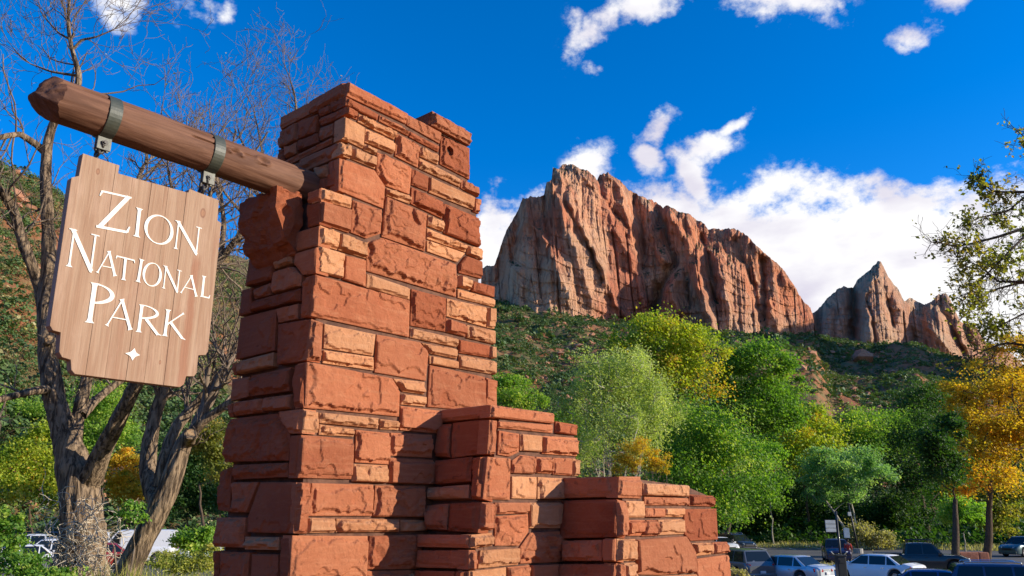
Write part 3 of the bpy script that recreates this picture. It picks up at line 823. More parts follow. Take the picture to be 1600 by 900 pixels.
B_ST = """
e2 o f 1 88,40 398,82 396,136 84,105
e2 o f 1 82,115 112,120 108,290 70,288
e2 o f 0 118,122 395,140 395,184 118,158
e2 r k 0 410,122 520,140 518,195 408,182
e2 o k 0 125,168 228,185 225,280 180,302 118,292
e2 t f 0 230,185 338,195 338,278 230,272
e2 o k 0 345,195 520,205 518,300 342,288
e2 o f 1 72,300 185,310 180,520 48,515
e2 o k 0 232,290 305,300 305,388 188,385 192,318
e2 o k 0 310,300 392,305 390,388 310,385
e2 o f 0 398,305 490,308 488,398 396,392
e2 t k 0 494,308 526,315 524,400 492,398
e2 t f 0 190,398 315,402 312,515 188,512
e2 t f 0 320,402 470,410 470,515 318,515
e2 o k 1 45,528 98,532 95,672 28,670
e2 o f 0 105,530 275,530 272,588 105,592
e2 o k 0 105,600 272,588 275,680 225,750 105,750
e2 t f 0 280,530 470,530 470,662 278,662
e2 o k 0 230,755 280,682 470,670 470,830 232,840
e1 t k 1 312,692 412,680 412,750 308,762
e1 o k 1 300,768 335,768 335,868 295,870
e2 t f 0 32,770 225,758 222,845 18,865
e2 t f 1 -20,875 162,855 160,990 -30,990
e2 o k 0 168,855 280,845 280,990 165,990
e2 o f 0 288,845 470,838 470,990 288,990
"""
BL_ST = """
e1 o f 0 150,70 409,41 405,105 155,128
e1 r f 0 218,132 398,110 386,285 212,310
e1 r f 0 140,140 212,135 205,305 130,300
e1 r f 0 130,320 318,300 310,425 130,440
e1 r k 0 322,305 384,300 370,515 315,515
e1 t k 0 95,455 302,440 298,510 90,515
e1 o k 0 85,545 200,535 190,670 80,665
e1 r f 0 205,535 363,530 346,685 195,675
"""
BM_ST = """
e1 o f 0 40,690 303,692 298,760 40,755
e1 o f 0 40,770 296,770 290,865 30,858
e1 r f 0 30,870 230,875 225,960 20,960
e1 r f 0 235,875 288,878 283,960 232,960
"""
C_ST = """
f1 o f 1 568,75 742,75 742,262 560,255
f2 t k 0 128,130 488,148 505,180 502,245 130,235
f2 o f 0 135,242 500,255 498,318 140,318
f2 r k 0 508,222 708,235 720,270 718,328 505,322
f1 t f 0 620,275 772,280 775,418 620,418
f1 o k 1 555,268 610,282 618,575 556,575
f2 o f 0 148,335 298,338 296,415 148,415
f2 t f 0 302,338 460,338 458,415 302,412
f1 o k 0 625,435 782,435 745,570 630,570
f2 o k 0 155,435 238,435 245,570 110,575
f2 t f 0 248,432 462,428 465,555 250,565
f2 r f 0 465,345 735,340 748,600 520,612 468,550
f1 t k 1 552,588 700,592 698,778 548,775
f2 o f 0 65,598 470,568 545,700 555,870 280,895 80,890
f2 t k 0 530,625 692,622 692,722 555,738
f2 o k 0 700,622 822,615 832,640 830,712 700,718
f2 o f 0 565,755 820,722 850,800 848,990 570,990
f1 o k 1 545,790 595,800 600,990 548,990
f1 t k 0 605,795 700,785 705,990 605,990
f2 t f 0 90,905 555,880 560,1010 90,1010
"""
CL_ST = """
f1 o f 0 95,90 562,75 556,245 95,258
f1 r f 0 90,275 553,262 553,580 80,590
f1 o k 0 100,605 430,600 430,778 95,775
f1 o f 0 440,595 548,590 543,780 438,785
f1 o f 0 60,800 538,800 543,990 50,990
"""
def front_geo(poly, s, rng, style, proud):
    """gridded stone face inside a convex outline (u, v), with chipped edges; returns verts and faces"""
    poly = np.array(poly)
    lo, hi = poly.min(0), poly.max(0)
    nx, ny = max(3, int((hi[0] - lo[0]) / s) + 2), max(3, int((hi[1] - lo[1]) / s) + 2)
    bm = bmesh.new()
    gx, gy = np.linspace(lo[0] - .003, hi[0] + .003, nx), np.linspace(lo[1] - .003, hi[1] + .003, ny)
    vs = [[bm.verts.new((x, y, 0)) for y in gy] for x in gx]
    for i in range(nx - 1):
        for j in range(ny - 1):
            bm.faces.new((vs[i][j], vs[i + 1][j], vs[i + 1][j + 1], vs[i][j + 1]))
    n = len(poly); nrm = []
    for i in range(n):
        a, b = poly[i], poly[(i + 1) % n]
        d = (b - a) / np.linalg.norm(b - a); o = np.array([d[1], -d[0]]); nrm.append((a, o, d))
        bmesh.ops.bisect_plane(bm, geom=bm.verts[:] + bm.edges[:] + bm.faces[:], dist=1e-5, plane_co=(*a, 0), plane_no=(*o, 0), clear_outer=True)
    bmesh.ops.remove_doubles(bm, verts=bm.verts[:], dist=s * 0.25)
    bm.verts.ensure_lookup_table()
    co = np.array([v.co[:2] for v in bm.verts]); u, v = co[:, 0], co[:, 1]
    dist = np.stack([-(co - a) @ o for a, o, d in nrm]); e = dist.min(0)
    sd = int(rng.randint(1, 9999))
    su, sv = u + sd * 0.731, v + sd * 0.377
    size = float(np.sqrt(np.ptp(u) * np.ptp(v)))
    h = np.full(len(co), proud)
    for i, (a, o, d) in enumerate(nrm):
        pb = 0.85 if o[1] < -0.6 else 0.7 if o[0] < -0.6 else 0.35
        if style in 'kh': pb = 0.9
        if rng.rand() > pb: continue
        al = (co - a) @ d + sd
        cw = rng.uniform(.014, .04) * min(1.4, size / 0.25)
        wv = cw * (0.35 + 1.5 * np.abs(pn(al * rng.uniform(5, 9), sd, 0, 3)) + .35 * np.abs(pn(al * 30, sd, 0, 5)))
        q = dist[i] / (wv + 1e-4)
        dr = rng.uniform(.45, .95) * proud
        h = np.minimum(h, proud - dr * (1 - sst(q, .62, 1.04)) - .25 * dr * (1 - np.clip(q, 0, 1)))
    if style in 'kh':
        # broken face: flat facets meeting at crisp scarps
        area = np.ptp(u) * np.ptp(v)
        m = int(np.clip(area / .0085, 3, 26)); ce = np.column_stack([rng.uniform(lo[0], hi[0], m), rng.uniform(lo[1], hi[1], m)])
        g = rng.normal(size=(m, 2)) * np.array([.13, .16]); b0 = rng.uniform(-.016, .012, m)
        wu, wv_ = u + .035 * pn(su * 7, sv * 7, 0, 31) + .012 * pn(su * 25, sv * 25, 0, 33), v + .035 * pn(su * 7, sv * 7, 5, 32) + .012 * pn(su * 25, sv * 25, 5, 34)
        d2 = (wu[:, None] - ce[None, :, 0]) ** 2 + ((wv_[:, None] - ce[None, :, 1]) * 1.3) ** 2
        o2 = np.argsort(d2, 1)[:, :2]; ii = np.arange(len(u))
        f1, f2 = o2[:, 0], o2[:, 1]
        hv = lambda q: b0[q] + np.clip(((co - ce[q]) * g[q]).sum(1), -.018, .018)
        q1, q2 = np.sqrt(d2[ii, f1]), np.sqrt(d2[ii, f2]); bw = .5 + .5 * np.clip((q2 - q1) / .014, 0, 1)
        fac = hv(f1) * bw + hv(f2) * (1 - bw)
        h = np.minimum(h, proud + fac + .004) if True else h
        tn = pn(su * 7, sv * 10, 0, 11) + .5 * pn(su * 17, sv * 22, 0, 13)
        h = h - .007 * sst(tn, .16, .21)
        h = h + .0035 * fbm(su * 24, sv * 32, 0, 3, 15)
        h = np.maximum(h, .006)
    else:
        tn = pn(su * 3.2, sv * 3.6, 0, 11) + .35 * pn(su * 14, sv * 14, 0, 13)
        h = h - .010 * sst(tn, .34, .38) - .004 * sst(-tn, .3, .6)
        h = h + .0022 * fbm(su * 20, sv * 20, 0, 3, 15) + .006 * pn(su * 2.2, sv * 2.2, 0, 19)
        h = np.maximum(h, .007)
    if style == 'h':                         # the stone with a drilled hole
        c0 = lo + (hi - lo) * np.array([.27, .60]); q = np.hypot(u - c0[0], v - c0[1])
        h = np.where(q < .034, -.07, h)
    h = np.where(e < .006, h * (0.55 + 0.45 * e / .006), h)
    for q, vv in enumerate(bm.verts): vv.co.z = h[q]
    be = [x for x in bm.edges if x.is_boundary]
    r = bmesh.ops.extrude_edge_only(bm, edges=be)
    for g in r['geom']:
        if isinstance(g, bmesh.types.BMVert): g.co.z = -0.09
    bmesh.ops.recalc_face_normals(bm, faces=bm.faces)
    return bm
TINT = {'t': 'stone_tan', 'o': 'stone_orange', 'r': 'stone_red'}
mon = tag(empty('stone_monument', MON), 'stepped red sandstone monument with tall pillar and two lower piers', 'monument')
def inset(poly, j):
    n = len(poly); out = []
    for i in range(n):
        p, a, b = poly[i], poly[i - 1], poly[(i + 1) % n]
        d1 = (p - a) / np.linalg.norm(p - a); d2 = (b - p) / np.linalg.norm(b - p)
        n1, n2 = np.array([-d1[1], d1[0]]), np.array([-d2[1], d2[0]])
        k = max(0.35, 1 + n1 @ n2)
        out.append(p + (n1 + n2) * j / k)
    return out
N_ST = 0
def lay(face, text, s, base, jj=.0022):
    global N_ST
    for ln in text.strip().splitlines():
        zm, tn, style, cor, *pts = ln.split()
        ox, oy, k = ZM[zm]
        uv = [face.uv(ox + float(a) / k, oy + float(b) / k) for a, b in (p.split(',') for p in pts)]
        put(face, uv[::-1], tn, style, cor == '1', s, base, jj)
def put(face, uv, tn, style, cor, s, base, jj=.0022):
        global N_ST
        N_ST += 1
        rng = np.random.RandomState(1000 + N_ST * 7)
        poly = inset([np.array(q) for q in uv], jj)
        if cor:                                          # corner stones reach round the edge
            m = min(q[0] for q in poly)
            poly = [q - np.array([.010 if q[0] < m + .07 else 0, 0]) for q in poly]
        proud = base + rng.uniform(0, .014) + (.012 if style == 'k' else 0)
        bm = front_geo(poly, s, rng, style, proud)
        c = np.mean(poly, 0)
        M = Matrix((tuple(face.u), tuple(face.v), tuple(face.w))).transposed()
        bmesh.ops.translate(bm, verts=bm.verts, vec=(-c[0], -c[1], 0))
        bmesh.ops.transform(bm, matrix=M.to_4x4(), verts=bm.verts)
        me = bpy.data.meshes.new('stone'); bm.to_mesh(me); bm.free()
        for p in me.polygons: p.use_smooth = False
        link('stone', me, MATS[TINT[tn]], mon, Vector(face.at(*c)) - Vector(MON))
lay(FA, A_ST, .0085, .019)
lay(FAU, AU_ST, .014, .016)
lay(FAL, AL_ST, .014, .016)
lay(FB, B_ST, .008, .019)
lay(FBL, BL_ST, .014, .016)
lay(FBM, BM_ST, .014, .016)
lay(FC, C_ST, .0075, .019)
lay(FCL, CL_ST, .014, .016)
# courses near the ground, below the part the photograph shows
def fill(face, u0, u1, ztop, zbot, cor):
    rng = np.random.RandomState(int(abs(u1 * 100)) + 5)
    z = ztop
    while z > zbot:
        hh = rng.uniform(.16, .30); u = u0
        while u < u1 - .05:
            ww = rng.uniform(.25, .6); e = min(u + ww, u1)
            if u1 - e < .15: e = u1
            put(face, [(u, z - hh), (e, z - hh), (e, z), (u, z)], 'oort'[rng.randint(4)], 'fk'[rng.randint(2)], cor and u == u0, .022, .026)
            u = e
        z -= hh
def low(face, px, py): return face.uv(px, py)
fill(FA, FA.uv(453, 905)[0], FA.uv(660, 905)[0], FA.uv(453, 908)[1], 1.95 - FA.p0[2], True)
fill(FAL, FAL.uv(333, 912)[0], -.005, FAL.uv(400, 912)[1], 1.95 - FAL.p0[2], False)
fill(FB, FB.uv(730, 905)[0], FB.uv(868, 905)[0], FB.uv(730, 928)[1], 1.95 - FB.p0[2], True)
fill(FC, FC.uv(961, 905)[0], FC.uv(1141, 905)[0], FC.uv(1000, 917)[1], 1.95 - FC.p0[2], True)
fill(FBM, FBM.uv(645, 905)[0], -.005, FBM.uv(690, 920)[1], 1.95 - FBM.p0[2], False)
fill(FCL, FCL.uv(870, 905)[0], -.005, FCL.uv(900, 917)[1], 1.95 - FCL.p0[2], False)

# mortar core behind the stones, and the tops
core = MB()
def core_prism(face, pxs, depth, back=.004):
    pts = [face.at(*face.uv(x, y), -back) for x, y in pxs]
    core.prism([p - MON for p in pts], L3 * depth)
D_AU = hit(440, 183, FAU.p0, FAU.w); d_u = (D_AU - FAU.p0) @ L3
D_AL = hit(345, 800, FAL.p0, FAL.w); d_l = (D_AL - FAL.p0) @ L3
core_prism(FA, [(552, 135), (686, 208), (684, 212), (731, 236), (732, 290), (744, 300), (749, 446), (767, 452), (771, 700), (771, 1000), (476, 1000), (484, 640), (500, 465), (512, 306), (538, 306)], d_u - .03, .009)
core_prism(FA, [(512, 304), (738, 362), (770, 700), (770, 1010), (464, 1010), (468, 850), (484, 640), (498, 465)], d_l - .03, .012)
core_prism(FA, [(674, 185), (732, 212), (731, 228), (673, 198)], .5, .02)
core_prism(FB, [(784, 638), (898, 668), (902, 740), (902, 1010), (758, 1010), (758, 831), (770, 740)], 1.5, .009)
core_prism(FB, [(746, 840), (902, 842), (902, 1010), (740, 1010)], 1.45, .012)
core_prism(FC, [(975, 749), (1000, 749), (1071, 759), (1111, 776), (1118, 850), (1135, 861), (1138, 1010), (968, 1010)], 1.9, .009)
co = core.build('mortar_core', MATS['mortar'], mon); co.location = (0, 0, 0)
# top slabs, so the tops are stone when seen from higher up
def top_slab(face, pa, pb, depth, dz=-.004):
    a, b = face.at(*face.uv(*pa), -.02), face.at(*face.uv(*pb), -.02)
    z = min(a[2], b[2]) - .03
    pts = [np.array([p[0], p[1], z]) for p in (a, b, b + L3 * depth, a + L3 * depth)]
    o = MB().prism([p - MON for p in pts], (0, 0, .024)).build('capping_slab', MATS['stone_orange'], mon)
top_slab(FA, (547, 133), (686, 210), d_u - .02)
top_slab(FB, (773, 637), (866, 656), 1.0)
top_slab(FC, (969, 748), (1072, 758), 1.2)
# small left side of the raised end stone
_q = FA.uv(675.5, 174); _q2 = FA.uv(675, 197)
FR = Face(FA.at(*_q), -R3)
put(FR, [(-.48, _q2[1] - _q[1]), (-.004, _q2[1] - _q[1]), (-.004, -.002), (-.48, -.002)], 'r', 'f', False, .016, .012)
# corbel stone under the beam
k1 = hit(476, 303, FAL.p0, FAL.w); FK = Face(k1, -L3)
kt = FK.at(*FK.uv(433, 289.5)); ext = abs((kt - k1) @ R3)
kl = (hit(374, 315, kt, R3) - kt) @ L3
def KP(e, l, dz): return k1 - R3 * e + L3 * l + np.array([0, 0, dz])
zt = kt[2] - k1[2]
bm = bmesh.new()
ring = [[(0, 0, zt), (ext, 0, zt), (ext * .98, 0, zt - .15), (ext * .55, 0, zt - .34), (0.0, 0, zt - .44)],
        [(0, kl, zt), (ext, kl, zt), (ext * .98, kl, zt - .15), (ext * .6, kl, zt - .36), (0.0, kl, zt - .46)]]
vv = [[bm.verts.new(KP(*q) - MON) for q in rg] for rg in ring]
bm.faces.new(vv[0]); bm.faces.new(vv[1][::-1])
for i in range(5): bm.faces.new((vv[0][i], vv[1][i], vv[1][(i + 1) % 5], vv[0][(i + 1) % 5]))
bmesh.ops.recalc_face_normals(bm, faces=bm.faces)
bmesh.ops.triangulate(bm, faces=bm.faces)
for _ in range(4): bmesh.ops.subdivide_edges(bm, edges=bm.edges[:], cuts=1, use_grid_fill=True)
cc = np.array([v.co[:] for v in bm.verts]) + MON
bm.normal_update()
hh = .016 * (pn(cc[:, 0] * 4, cc[:, 1] * 4, cc[:, 2] * 4, 2)) - .018 * sst(pn(cc[:, 0] * 6, cc[:, 1] * 6, cc[:, 2] * 6, 9), .10, .16) + .012 * fbm(cc[:, 0] * 14, cc[:, 1] * 14, cc[:, 2] * 14, 3, 4)
for v, q in zip(bm.verts, hh): v.co += v.normal * float(q)
me = bpy.data.meshes.new('corbel'); bm.to_mesh(me); bm.free()
link('corbel', me, MATS['stone_red'], mon, (0, 0, 0))

# ------------------------------------------------------------------ beam with two iron bands
lb = (hit(488, 293, FAU.p0, FAU.w) - FAU.p0) @ L3
B0 = hit(488, 293, FAU.p0, FAU.w)
def on_beam(x, y): return hit(x, y, B0, -L3)
e0 = on_beam(72, 152)
def bm_len(x, y): return (on_beam(x, y) - B0) @ R3
b_top, b_bot = on_beam(250, 183), on_beam(250, 245)
BR = 0.5 * np.linalg.norm((b_top - b_bot) - ((b_top - b_bot) @ R3) * R3) * 0.97
zc = 0.5 * (b_top[2] + b_bot[2])
BZ = zc
def wood(name, c1, c2, axis_scale, dark=(0.10, 0.05, 0.03)):
    m, nt, b = principled(name)
    tc = nt.new('ShaderNodeTexCoord').outputs['Object']
    n = nt.noise(nt.map(tc, axis_scale), 1.0, 8, 0.62, 0.8)
    n2 = nt.noise(nt.map(tc, tuple(q * 3.1 for q in axis_scale), (4, 2, 1)), 1.0, 5, 0.6, 0.3)
    big = nt.noise(tc, 2.2, 4, 0.55)
    c = nt.mix(nt.step(n, 0.36, 0.64), c1, c2)
    c = nt.mix(nt.math('MULTIPLY', nt.step(n2, 0.55, 0.72), 0.5), c, dark)
    c = nt.mix(nt.math('MULTIPLY', nt.step(big, 0.5, 0.75), 0.4), c, tuple(q * 1.15 for q in c1))
    nt.put(b.inputs['Base Color'], c)
    b.inputs['Roughness'].default_value = 0.75; b.inputs['Specular IOR Level'].default_value = 0.3
    bump(nt, b, nt.math('ADD', n, nt.math('MULTIPLY', n2, 0.6)), 0.35, 0.012)
    return m
wood('beam_wood', (0.205, 0.098, 0.058), (0.12, 0.052, 0.030), (1.6, 22, 22))
wood('sign_wood', (0.385, 0.25, 0.165), (0.315, 0.185, 0.115), (26, 26, 1.3), (0.27, 0.13, 0.08))
SW = NT(MATS['sign_wood'].node_tree); _b = SW.n['Principled BSDF']; _src = _b.inputs['Base Color'].links[0].from_socket
simple('iron_green', (0.045, 0.055, 0.042), 0.5, c2=(0.07, 0.075, 0.055), scale=9, bmp=.15, coat=.1)
simple('iron_grey', (0.20, 0.21, 0.18), 0.55, c2=(0.12, 0.12, 0.10), scale=20, bmp=.2)
simple('iron_dark', (0.03, 0.03, 0.028), 0.5, c2=(0.06, 0.05, 0.04), scale=12)
# beam frame: x along R3
BM_O = B0.copy(); BM_O[2] = BZ
x_end = bm_len(55, 150); x_in = .45
beam = tag(empty('timber_beam', BM_O), 'thick brown timber beam jutting from the pillar with two iron bands', 'beam')
beam.rotation_euler = (0, 0, math.pi / 2 - AL)
nu, nv = 190, 96
uu = np.linspace(x_end, x_in, nu); th = np.arange(nv) * 2 * math.pi / nv
U, TH = np.meshgrid(uu, th, indexing='ij')
rr_ = BR * (1 + .012 * ridge(U * 1.6, np.cos(TH) * 6, np.sin(TH) * 6, 2, 12) + .03 * fbm(U * 1.2, np.cos(TH), np.sin(TH), 3, 3) + .012 * pn(U * 9, np.cos(TH) * 3, np.sin(TH) * 3, 6))
rr_ -= .02 * np.exp(-((TH - (.62 + .05 * np.sin(U * 4))) / .05) ** 2) * sst(pn(U * 1.3, 3, 0, 9), -.35, .1)        # drying cracks
rr_ -= .014 * np.exp(-((TH - (.25 + .08 * np.sin(U * 2 + 1))) / .04) ** 2) * sst(pn(U * 1.7, 8, 0, 9), 0, .3)
for ku, kt_ in ((bm_len(352, 252), .1), (bm_len(395, 268), .2)):
    q = ((U - ku) / .035) ** 2 + ((TH - kt_) / .16) ** 2
    rr_ += .014 * np.exp(-((np.sqrt(q) - 1.3) / .5) ** 2) - .012 * np.exp(-q * 1.6)
X = U.copy()
YY, ZZ = -np.cos(TH) * rr_, np.sin(TH) * rr_                # TH = 0 faces the viewer
# the end is hewn off by a few blunt axe cuts
def hewn(y, z):
    y, z = y / BR, z / BR
    return x_end + BR * (np.maximum.reduce([.42 * (z - .2), .95 * (-z - .12), .15 * z - .75 * (y + .2)]) + .12 * np.maximum(0, -y) + .10 * fbm(y * 2, z * 2, 0, 3, 5) + .16 * (y * y + z * z) ** 2)
X = np.maximum(X, hewn(YY, ZZ))
V = np.stack([X, YY, ZZ], -1)
caps = []
for k in np.linspace(1, 0, 14)[1:]:
    y, z = YY[0] * max(k, .001), ZZ[0] * max(k, .001)
    caps.append(np.stack([hewn(y, z), y, z], -1))
V = np.concatenate([np.array(caps[::-1]), V]); nu = len(V)
V = V.reshape(-1, 3)
Vc = np.concatenate([V, [V[:nv].mean(0), [x_in, 0, 0]]])
me = npmesh('log', Vc, grid_faces(nu, nv, True))
bm = bmesh.new(); bm.from_mesh(me); bm.verts.ensure_lookup_table()
for j in range(nv):
    bm.faces.new((bm.verts[(j + 1) % nv], bm.verts[j], bm.verts[nu * nv])); bm.faces.new((bm.verts[(nu - 1) * nv + j], bm.verts[(nu - 1) * nv + (j + 1) % nv], bm.verts[nu * nv + 1]))
bmesh.ops.recalc_face_normals(bm, faces=bm.faces); bm.to_mesh(me); bm.free()
me.polygons.foreach_set('use_smooth', np.full(len(me.polygons), True))
me.set_sharp_from_angle(angle=rad(40))
link('log', me, MATS['beam_wood'], beam)
SIGN_TOPZ = {}
for bx, by in ((167, 185), (328, 245)):
    x0 = bm_len(bx, by)
    a = np.linspace(0, 2 * math.pi, 41)
    mb = MB()
    prof = [(-.036, BR * 1.015), (-.036, BR * 1.06), (.036, BR * 1.06), (.036, BR * 1.015)]
    v = [(x0 + px_, -math.cos(q) * r, math.sin(q) * r) for q in a[:-1] for px_, r in prof]
    fcs = [(i * 4 + k, i * 4 + (k + 1) % 4, ((i + 1) % 40) * 4 + (k + 1) % 4, ((i + 1) % 40) * 4 + k) for i in range(40) for k in range(4)]
    band = mb.add(v, fcs).build('iron_band', MATS['iron_green'], beam, bevel=.003)
    zb = -BR * 1.05
    tab = MB()
    for s in (-1, 1): tab.box((x0 - .038, s * .014 - .006, zb - .075), (x0 + .038, s * .014 + .006, zb + .02))
    tab.build('lug_plate', MATS['iron_grey'], band, bevel=.003)
    bolt = MB(); bolt.tube([(x0, -.032, zb - .035), (x0, .032, zb - .035)], .017, 6); bolt.tube([(x0, -.04, zb - .035), (x0, .04, zb - .035)], .009, 8)
    bolt.build('bolt', MATS['iron_dark'], band)
    SIGN_TOPZ[bx] = (x0, zb - .035)
# ------------------------------------------------------------------ sign board: planks, letters, hanging links
FS = Face(BM_O - L3 * .028, -L3)                       # front of the board
OUT = [(129.7, 239.5), (186.7, 258.5), (184.5, 271.0), (294, 301.0), (296, 295.3), (341.9, 312.8), (339.8, 344.5), (345.7, 348.7), (324.6, 549), (321.5, 554.5), (309.8, 555.2), (306.8, 583), (303, 588), (290.8, 587.8), (287.5, 600), (281, 604.9),
       (117, 584.3), (111.5, 578), (110.3, 562), (97, 558), (92.5, 550), (94.8, 519.2), (82.5, 516), (78, 508.5), (111.7, 277.5), (123.3, 274.8)]
OUV = np.array([FS.uv(*p) for p in OUT])
SGN = FS.at(*OUV.mean(0), -.028)
sign = tag(empty('hanging_sign', SGN), 'stepped tan wooden sign with white lettering hanging from the beam', 'sign')
seams = [FS.uv(x, 430)[0] for x in (156, 186, 218, 246, 276)]
seams = [OUV[:, 0].min() - .1] + [s + FS.uv(20 + 0, 430)[0] * 0 for s in seams] + [OUV[:, 0].max() + .1]
s0 = np.array(FS.uv(129.7, 300)); 
for i in range(6):
    bm = bmesh.new()
    vs = [bm.verts.new((*q, 0)) for q in OUV]
    bm.faces.new(vs)
    g = .00035
    bmesh.ops.bisect_plane(bm, geom=bm.verts[:] + bm.edges[:] + bm.faces[:], dist=1e-5, plane_co=(seams[i] + g, 0, 0), plane_no=(-1, 0, 0), clear_outer=True)
    bmesh.ops.bisect_plane(bm, geom=bm.verts[:] + bm.edges[:] + bm.faces[:], dist=1e-5, plane_co=(seams[i + 1] - g, 0, 0), plane_no=(1, 0, 0), clear_outer=True)
    r = bmesh.ops.extrude_face_region(bm, geom=bm.faces[:])
    up = [v for v in r['geom'] if isinstance(v, bmesh.types.BMVert)]
    for v in bm.verts: v.co.z = -.058
    wob = [.0, .001, -.001, .0005, -.0005, .0012][i]
    for v in up: v.co.z = wob
    bmesh.ops.recalc_face_normals(bm, faces=bm.faces)
    bmesh.ops.bevel(bm, geom=[e for e in bm.edges if e.calc_face_angle(0) > .6], offset=.0012, segments=2, affect='EDGES')
    M = Matrix((tuple(FS.u), tuple(FS.v), tuple(FS.w))).transposed().to_4x4(); M.translation = Vector(FS.p0 - SGN)
    bmesh.ops.transform(bm, matrix=M, verts=bm.verts)
    me = bpy.data.meshes.new('plank'); bm.to_mesh(me); bm.free()
    link('plank', me, MATS['sign_wood'], sign)
# weathering of the board: bleached patches and one reddish water stain down the right side
_tc = SW.new('ShaderNodeTexCoord').outputs['Object']
_u = SW.vmath('DOT_PRODUCT', _tc, tuple(R3)); _z = SW.new('ShaderNodeSeparateXYZ'); SW.l.new(_tc, _z.inputs[0])
_u0 = float(FS.uv(298, 470)[0] - OUV.mean(0)[0]); _z0 = float(FS.uv(307, 400)[1] - OUV.mean(0)[1])
_dst = SW.math('ADD', SW.math('SUBTRACT', _u, _u0), SW.math('MULTIPLY', SW.math('SUBTRACT', SW.noise(_tc, 7, 4), .5), .05))
_m = SW.math('MULTIPLY', SW.step(SW.math('ABSOLUTE', _dst), .034, .012), SW.step(_z.outputs[2], _z0 + .03, _z0 - .05))
_bl = SW.noise(SW.map(_tc, (3, 3, .9)), 3.2, 5, .6)
_c = SW.mix(SW.math('MULTIPLY', SW.step(_bl, .45, .72), .55), _src, (.47, .315, .225))
_c = SW.mix(SW.math('MULTIPLY', SW.step(SW.noise(SW.map(_tc, (2, 2, .5), (3, 1, 2)), 4, 5, .6), .55, .72), .5), _c, (.31, .155, .095))
_c = SW.mix(SW.math('MULTIPLY', _m, .65), _c, (.30, .125, .07))
for _px, _py, _r in ((317, 333, .030), (153, 268, .018), (250, 566, .012)):      # knots
    _k = FS.uv(_px, _py) - OUV.mean(0)
    _q = SW.math('ADD', SW.math('POWER', SW.math('DIVIDE', SW.math('SUBTRACT', _u, float(_k[0])), _r * .55), 2.0), SW.math('POWER', SW.math('DIVIDE', SW.math('SUBTRACT', _z.outputs[2], float(_k[1])), _r), 2.0))
    _c = SW.mix(SW.math('MULTIPLY', SW.step(_q, 1.5, .8), .75), _c, (.22, .10, .06)); _c = SW.mix(SW.math('MULTIPLY', SW.step(_q, .55, .3), .8), _c, (.36, .19, .11))
SW.l.new(_c, _b.inputs['Base Color'])
# letters, drawn as tapering strokes with flared ends in a unit box
def stroke(a, b, w0, w1=None, fl=0.0):
    w1 = w0 if w1 is None else w1
    a, b = np.array(a, float), np.array(b, float); d = (b - a) / np.linalg.norm(b - a); n = np.array([-d[1], d[0]])
    ln = np.linalg.norm(b - a); q = min(.10, ln * .2)
    st = [(0, w0 / 2 + fl), (q * .45, w0 / 2 + fl * .25), (q, w0 / 2), (ln - q, w1 / 2), (ln - q * .45, w1 / 2 + fl * .25), (ln, w1 / 2 + fl)]
    return [a + d * s + n * h for s, h in st], [a + d * s - n * h for s, h in st]
def arc(cx, cy, rx, ry, a0, a1, t0, t1, n=28):
    an = np.linspace(a0, a1, n); o, i = [], []
    for q in an:
        tt = t0 + (t1 - t0) * abs(math.cos(q + .25)) ** 1.5
        o.append(np.array([cx + rx * math.cos(q), cy + ry * math.sin(q)])); i.append(np.array([cx + (rx - tt) * math.cos(q), cy + (ry - tt * .8) * math.sin(q)]))
    return o, i
TH_, TN = .105, .046
def glyph(c, ar):
    """ar = width / height; x runs 0..ar, y 0..1"""
    S = []
    if c == 'I': S = [stroke((ar / 2, 0), (ar / 2, 1), TH_, fl=.07)]
    if c == 'Z': S = [stroke((.04, .96), (ar, .96), TN, fl=.0), stroke((ar - .07, .97), (.07, .03), TH_), stroke((0, .04), (ar - .02, .04), TN + .02), stroke((.045, .97), (.0, .83), .05, .03), stroke((ar - .02, .03), (ar + .03, .19), .06, .035)]
    if c == 'N': S = [stroke((.09, 0), (.09, 1), TN, fl=.06), stroke((.06, .99), (ar - .08, .01), TH_), stroke((ar - .09, -.03), (ar - .09, 1), TN, fl=.0), stroke((ar - .20, .985), (ar + .01, .985), .03), stroke((-.03, .985), (.12, .985), .03)]
    if c == 'O': S = [arc(ar / 2, .5, ar / 2, .53, 0, 2 * math.pi, .042, .115, 44)]
    if c == 'A': S = [stroke((.04, 0), (ar / 2 - .02, 1.0), TN, fl=.05), stroke((ar / 2 - .04, 1.03), (ar - .06, 0), TH_, fl=.04), stroke((.2, .33), (ar - .22, .33), TN * .8)]
    if c == 'T': S = [stroke((ar / 2, 0), (ar / 2, 1), TH_, fl=.06), stroke((0, .965), (ar, .965), .06), stroke((.02, .98), (-.02, .85), .05, .03), stroke((ar - .02, .98), (ar + .02, .85), .05, .03)]
    if c == 'L': S = [stroke((.11, 0), (.11, 1), TH_, fl=.06), stroke((.08, .03), (ar, .03), .06), stroke((ar - .03, .02), (ar + .02, .17), .06, .03)]
    if c in 'PR':
        bw = ar - .10 if c == 'P' else ar * .72
        S = [stroke((.11, 0), (.11, 1), TH_, fl=.06), arc(.11, .74 if c == 'P' else .75, bw, .255, math.pi / 2, -math.pi / 2, .042, .115)]
        if c == 'R': S += [stroke((.30, .52), (ar - .08, .0), TH_, .10), stroke((ar - .14, .03), (ar + .05, -.005), .07, .03)]
    if c == 'K': S = [stroke((.11, 0), (.11, 1), TH_, fl=.06), stroke((.15, .46), (ar - .12, .97), TN, fl=.03), stroke((.24, .56), (ar - .06, .02), TH_, .09), stroke((ar - .12, .04), (ar + .06, -.01), .07, .03)]
    return S
simple('white_paint', (0.82, 0.80, 0.75), 0.6, c2=(0.74, 0.71, 0.64), scale=30)
simple('groove_shadow_paint', (0.34, 0.20, 0.13), 0.8)
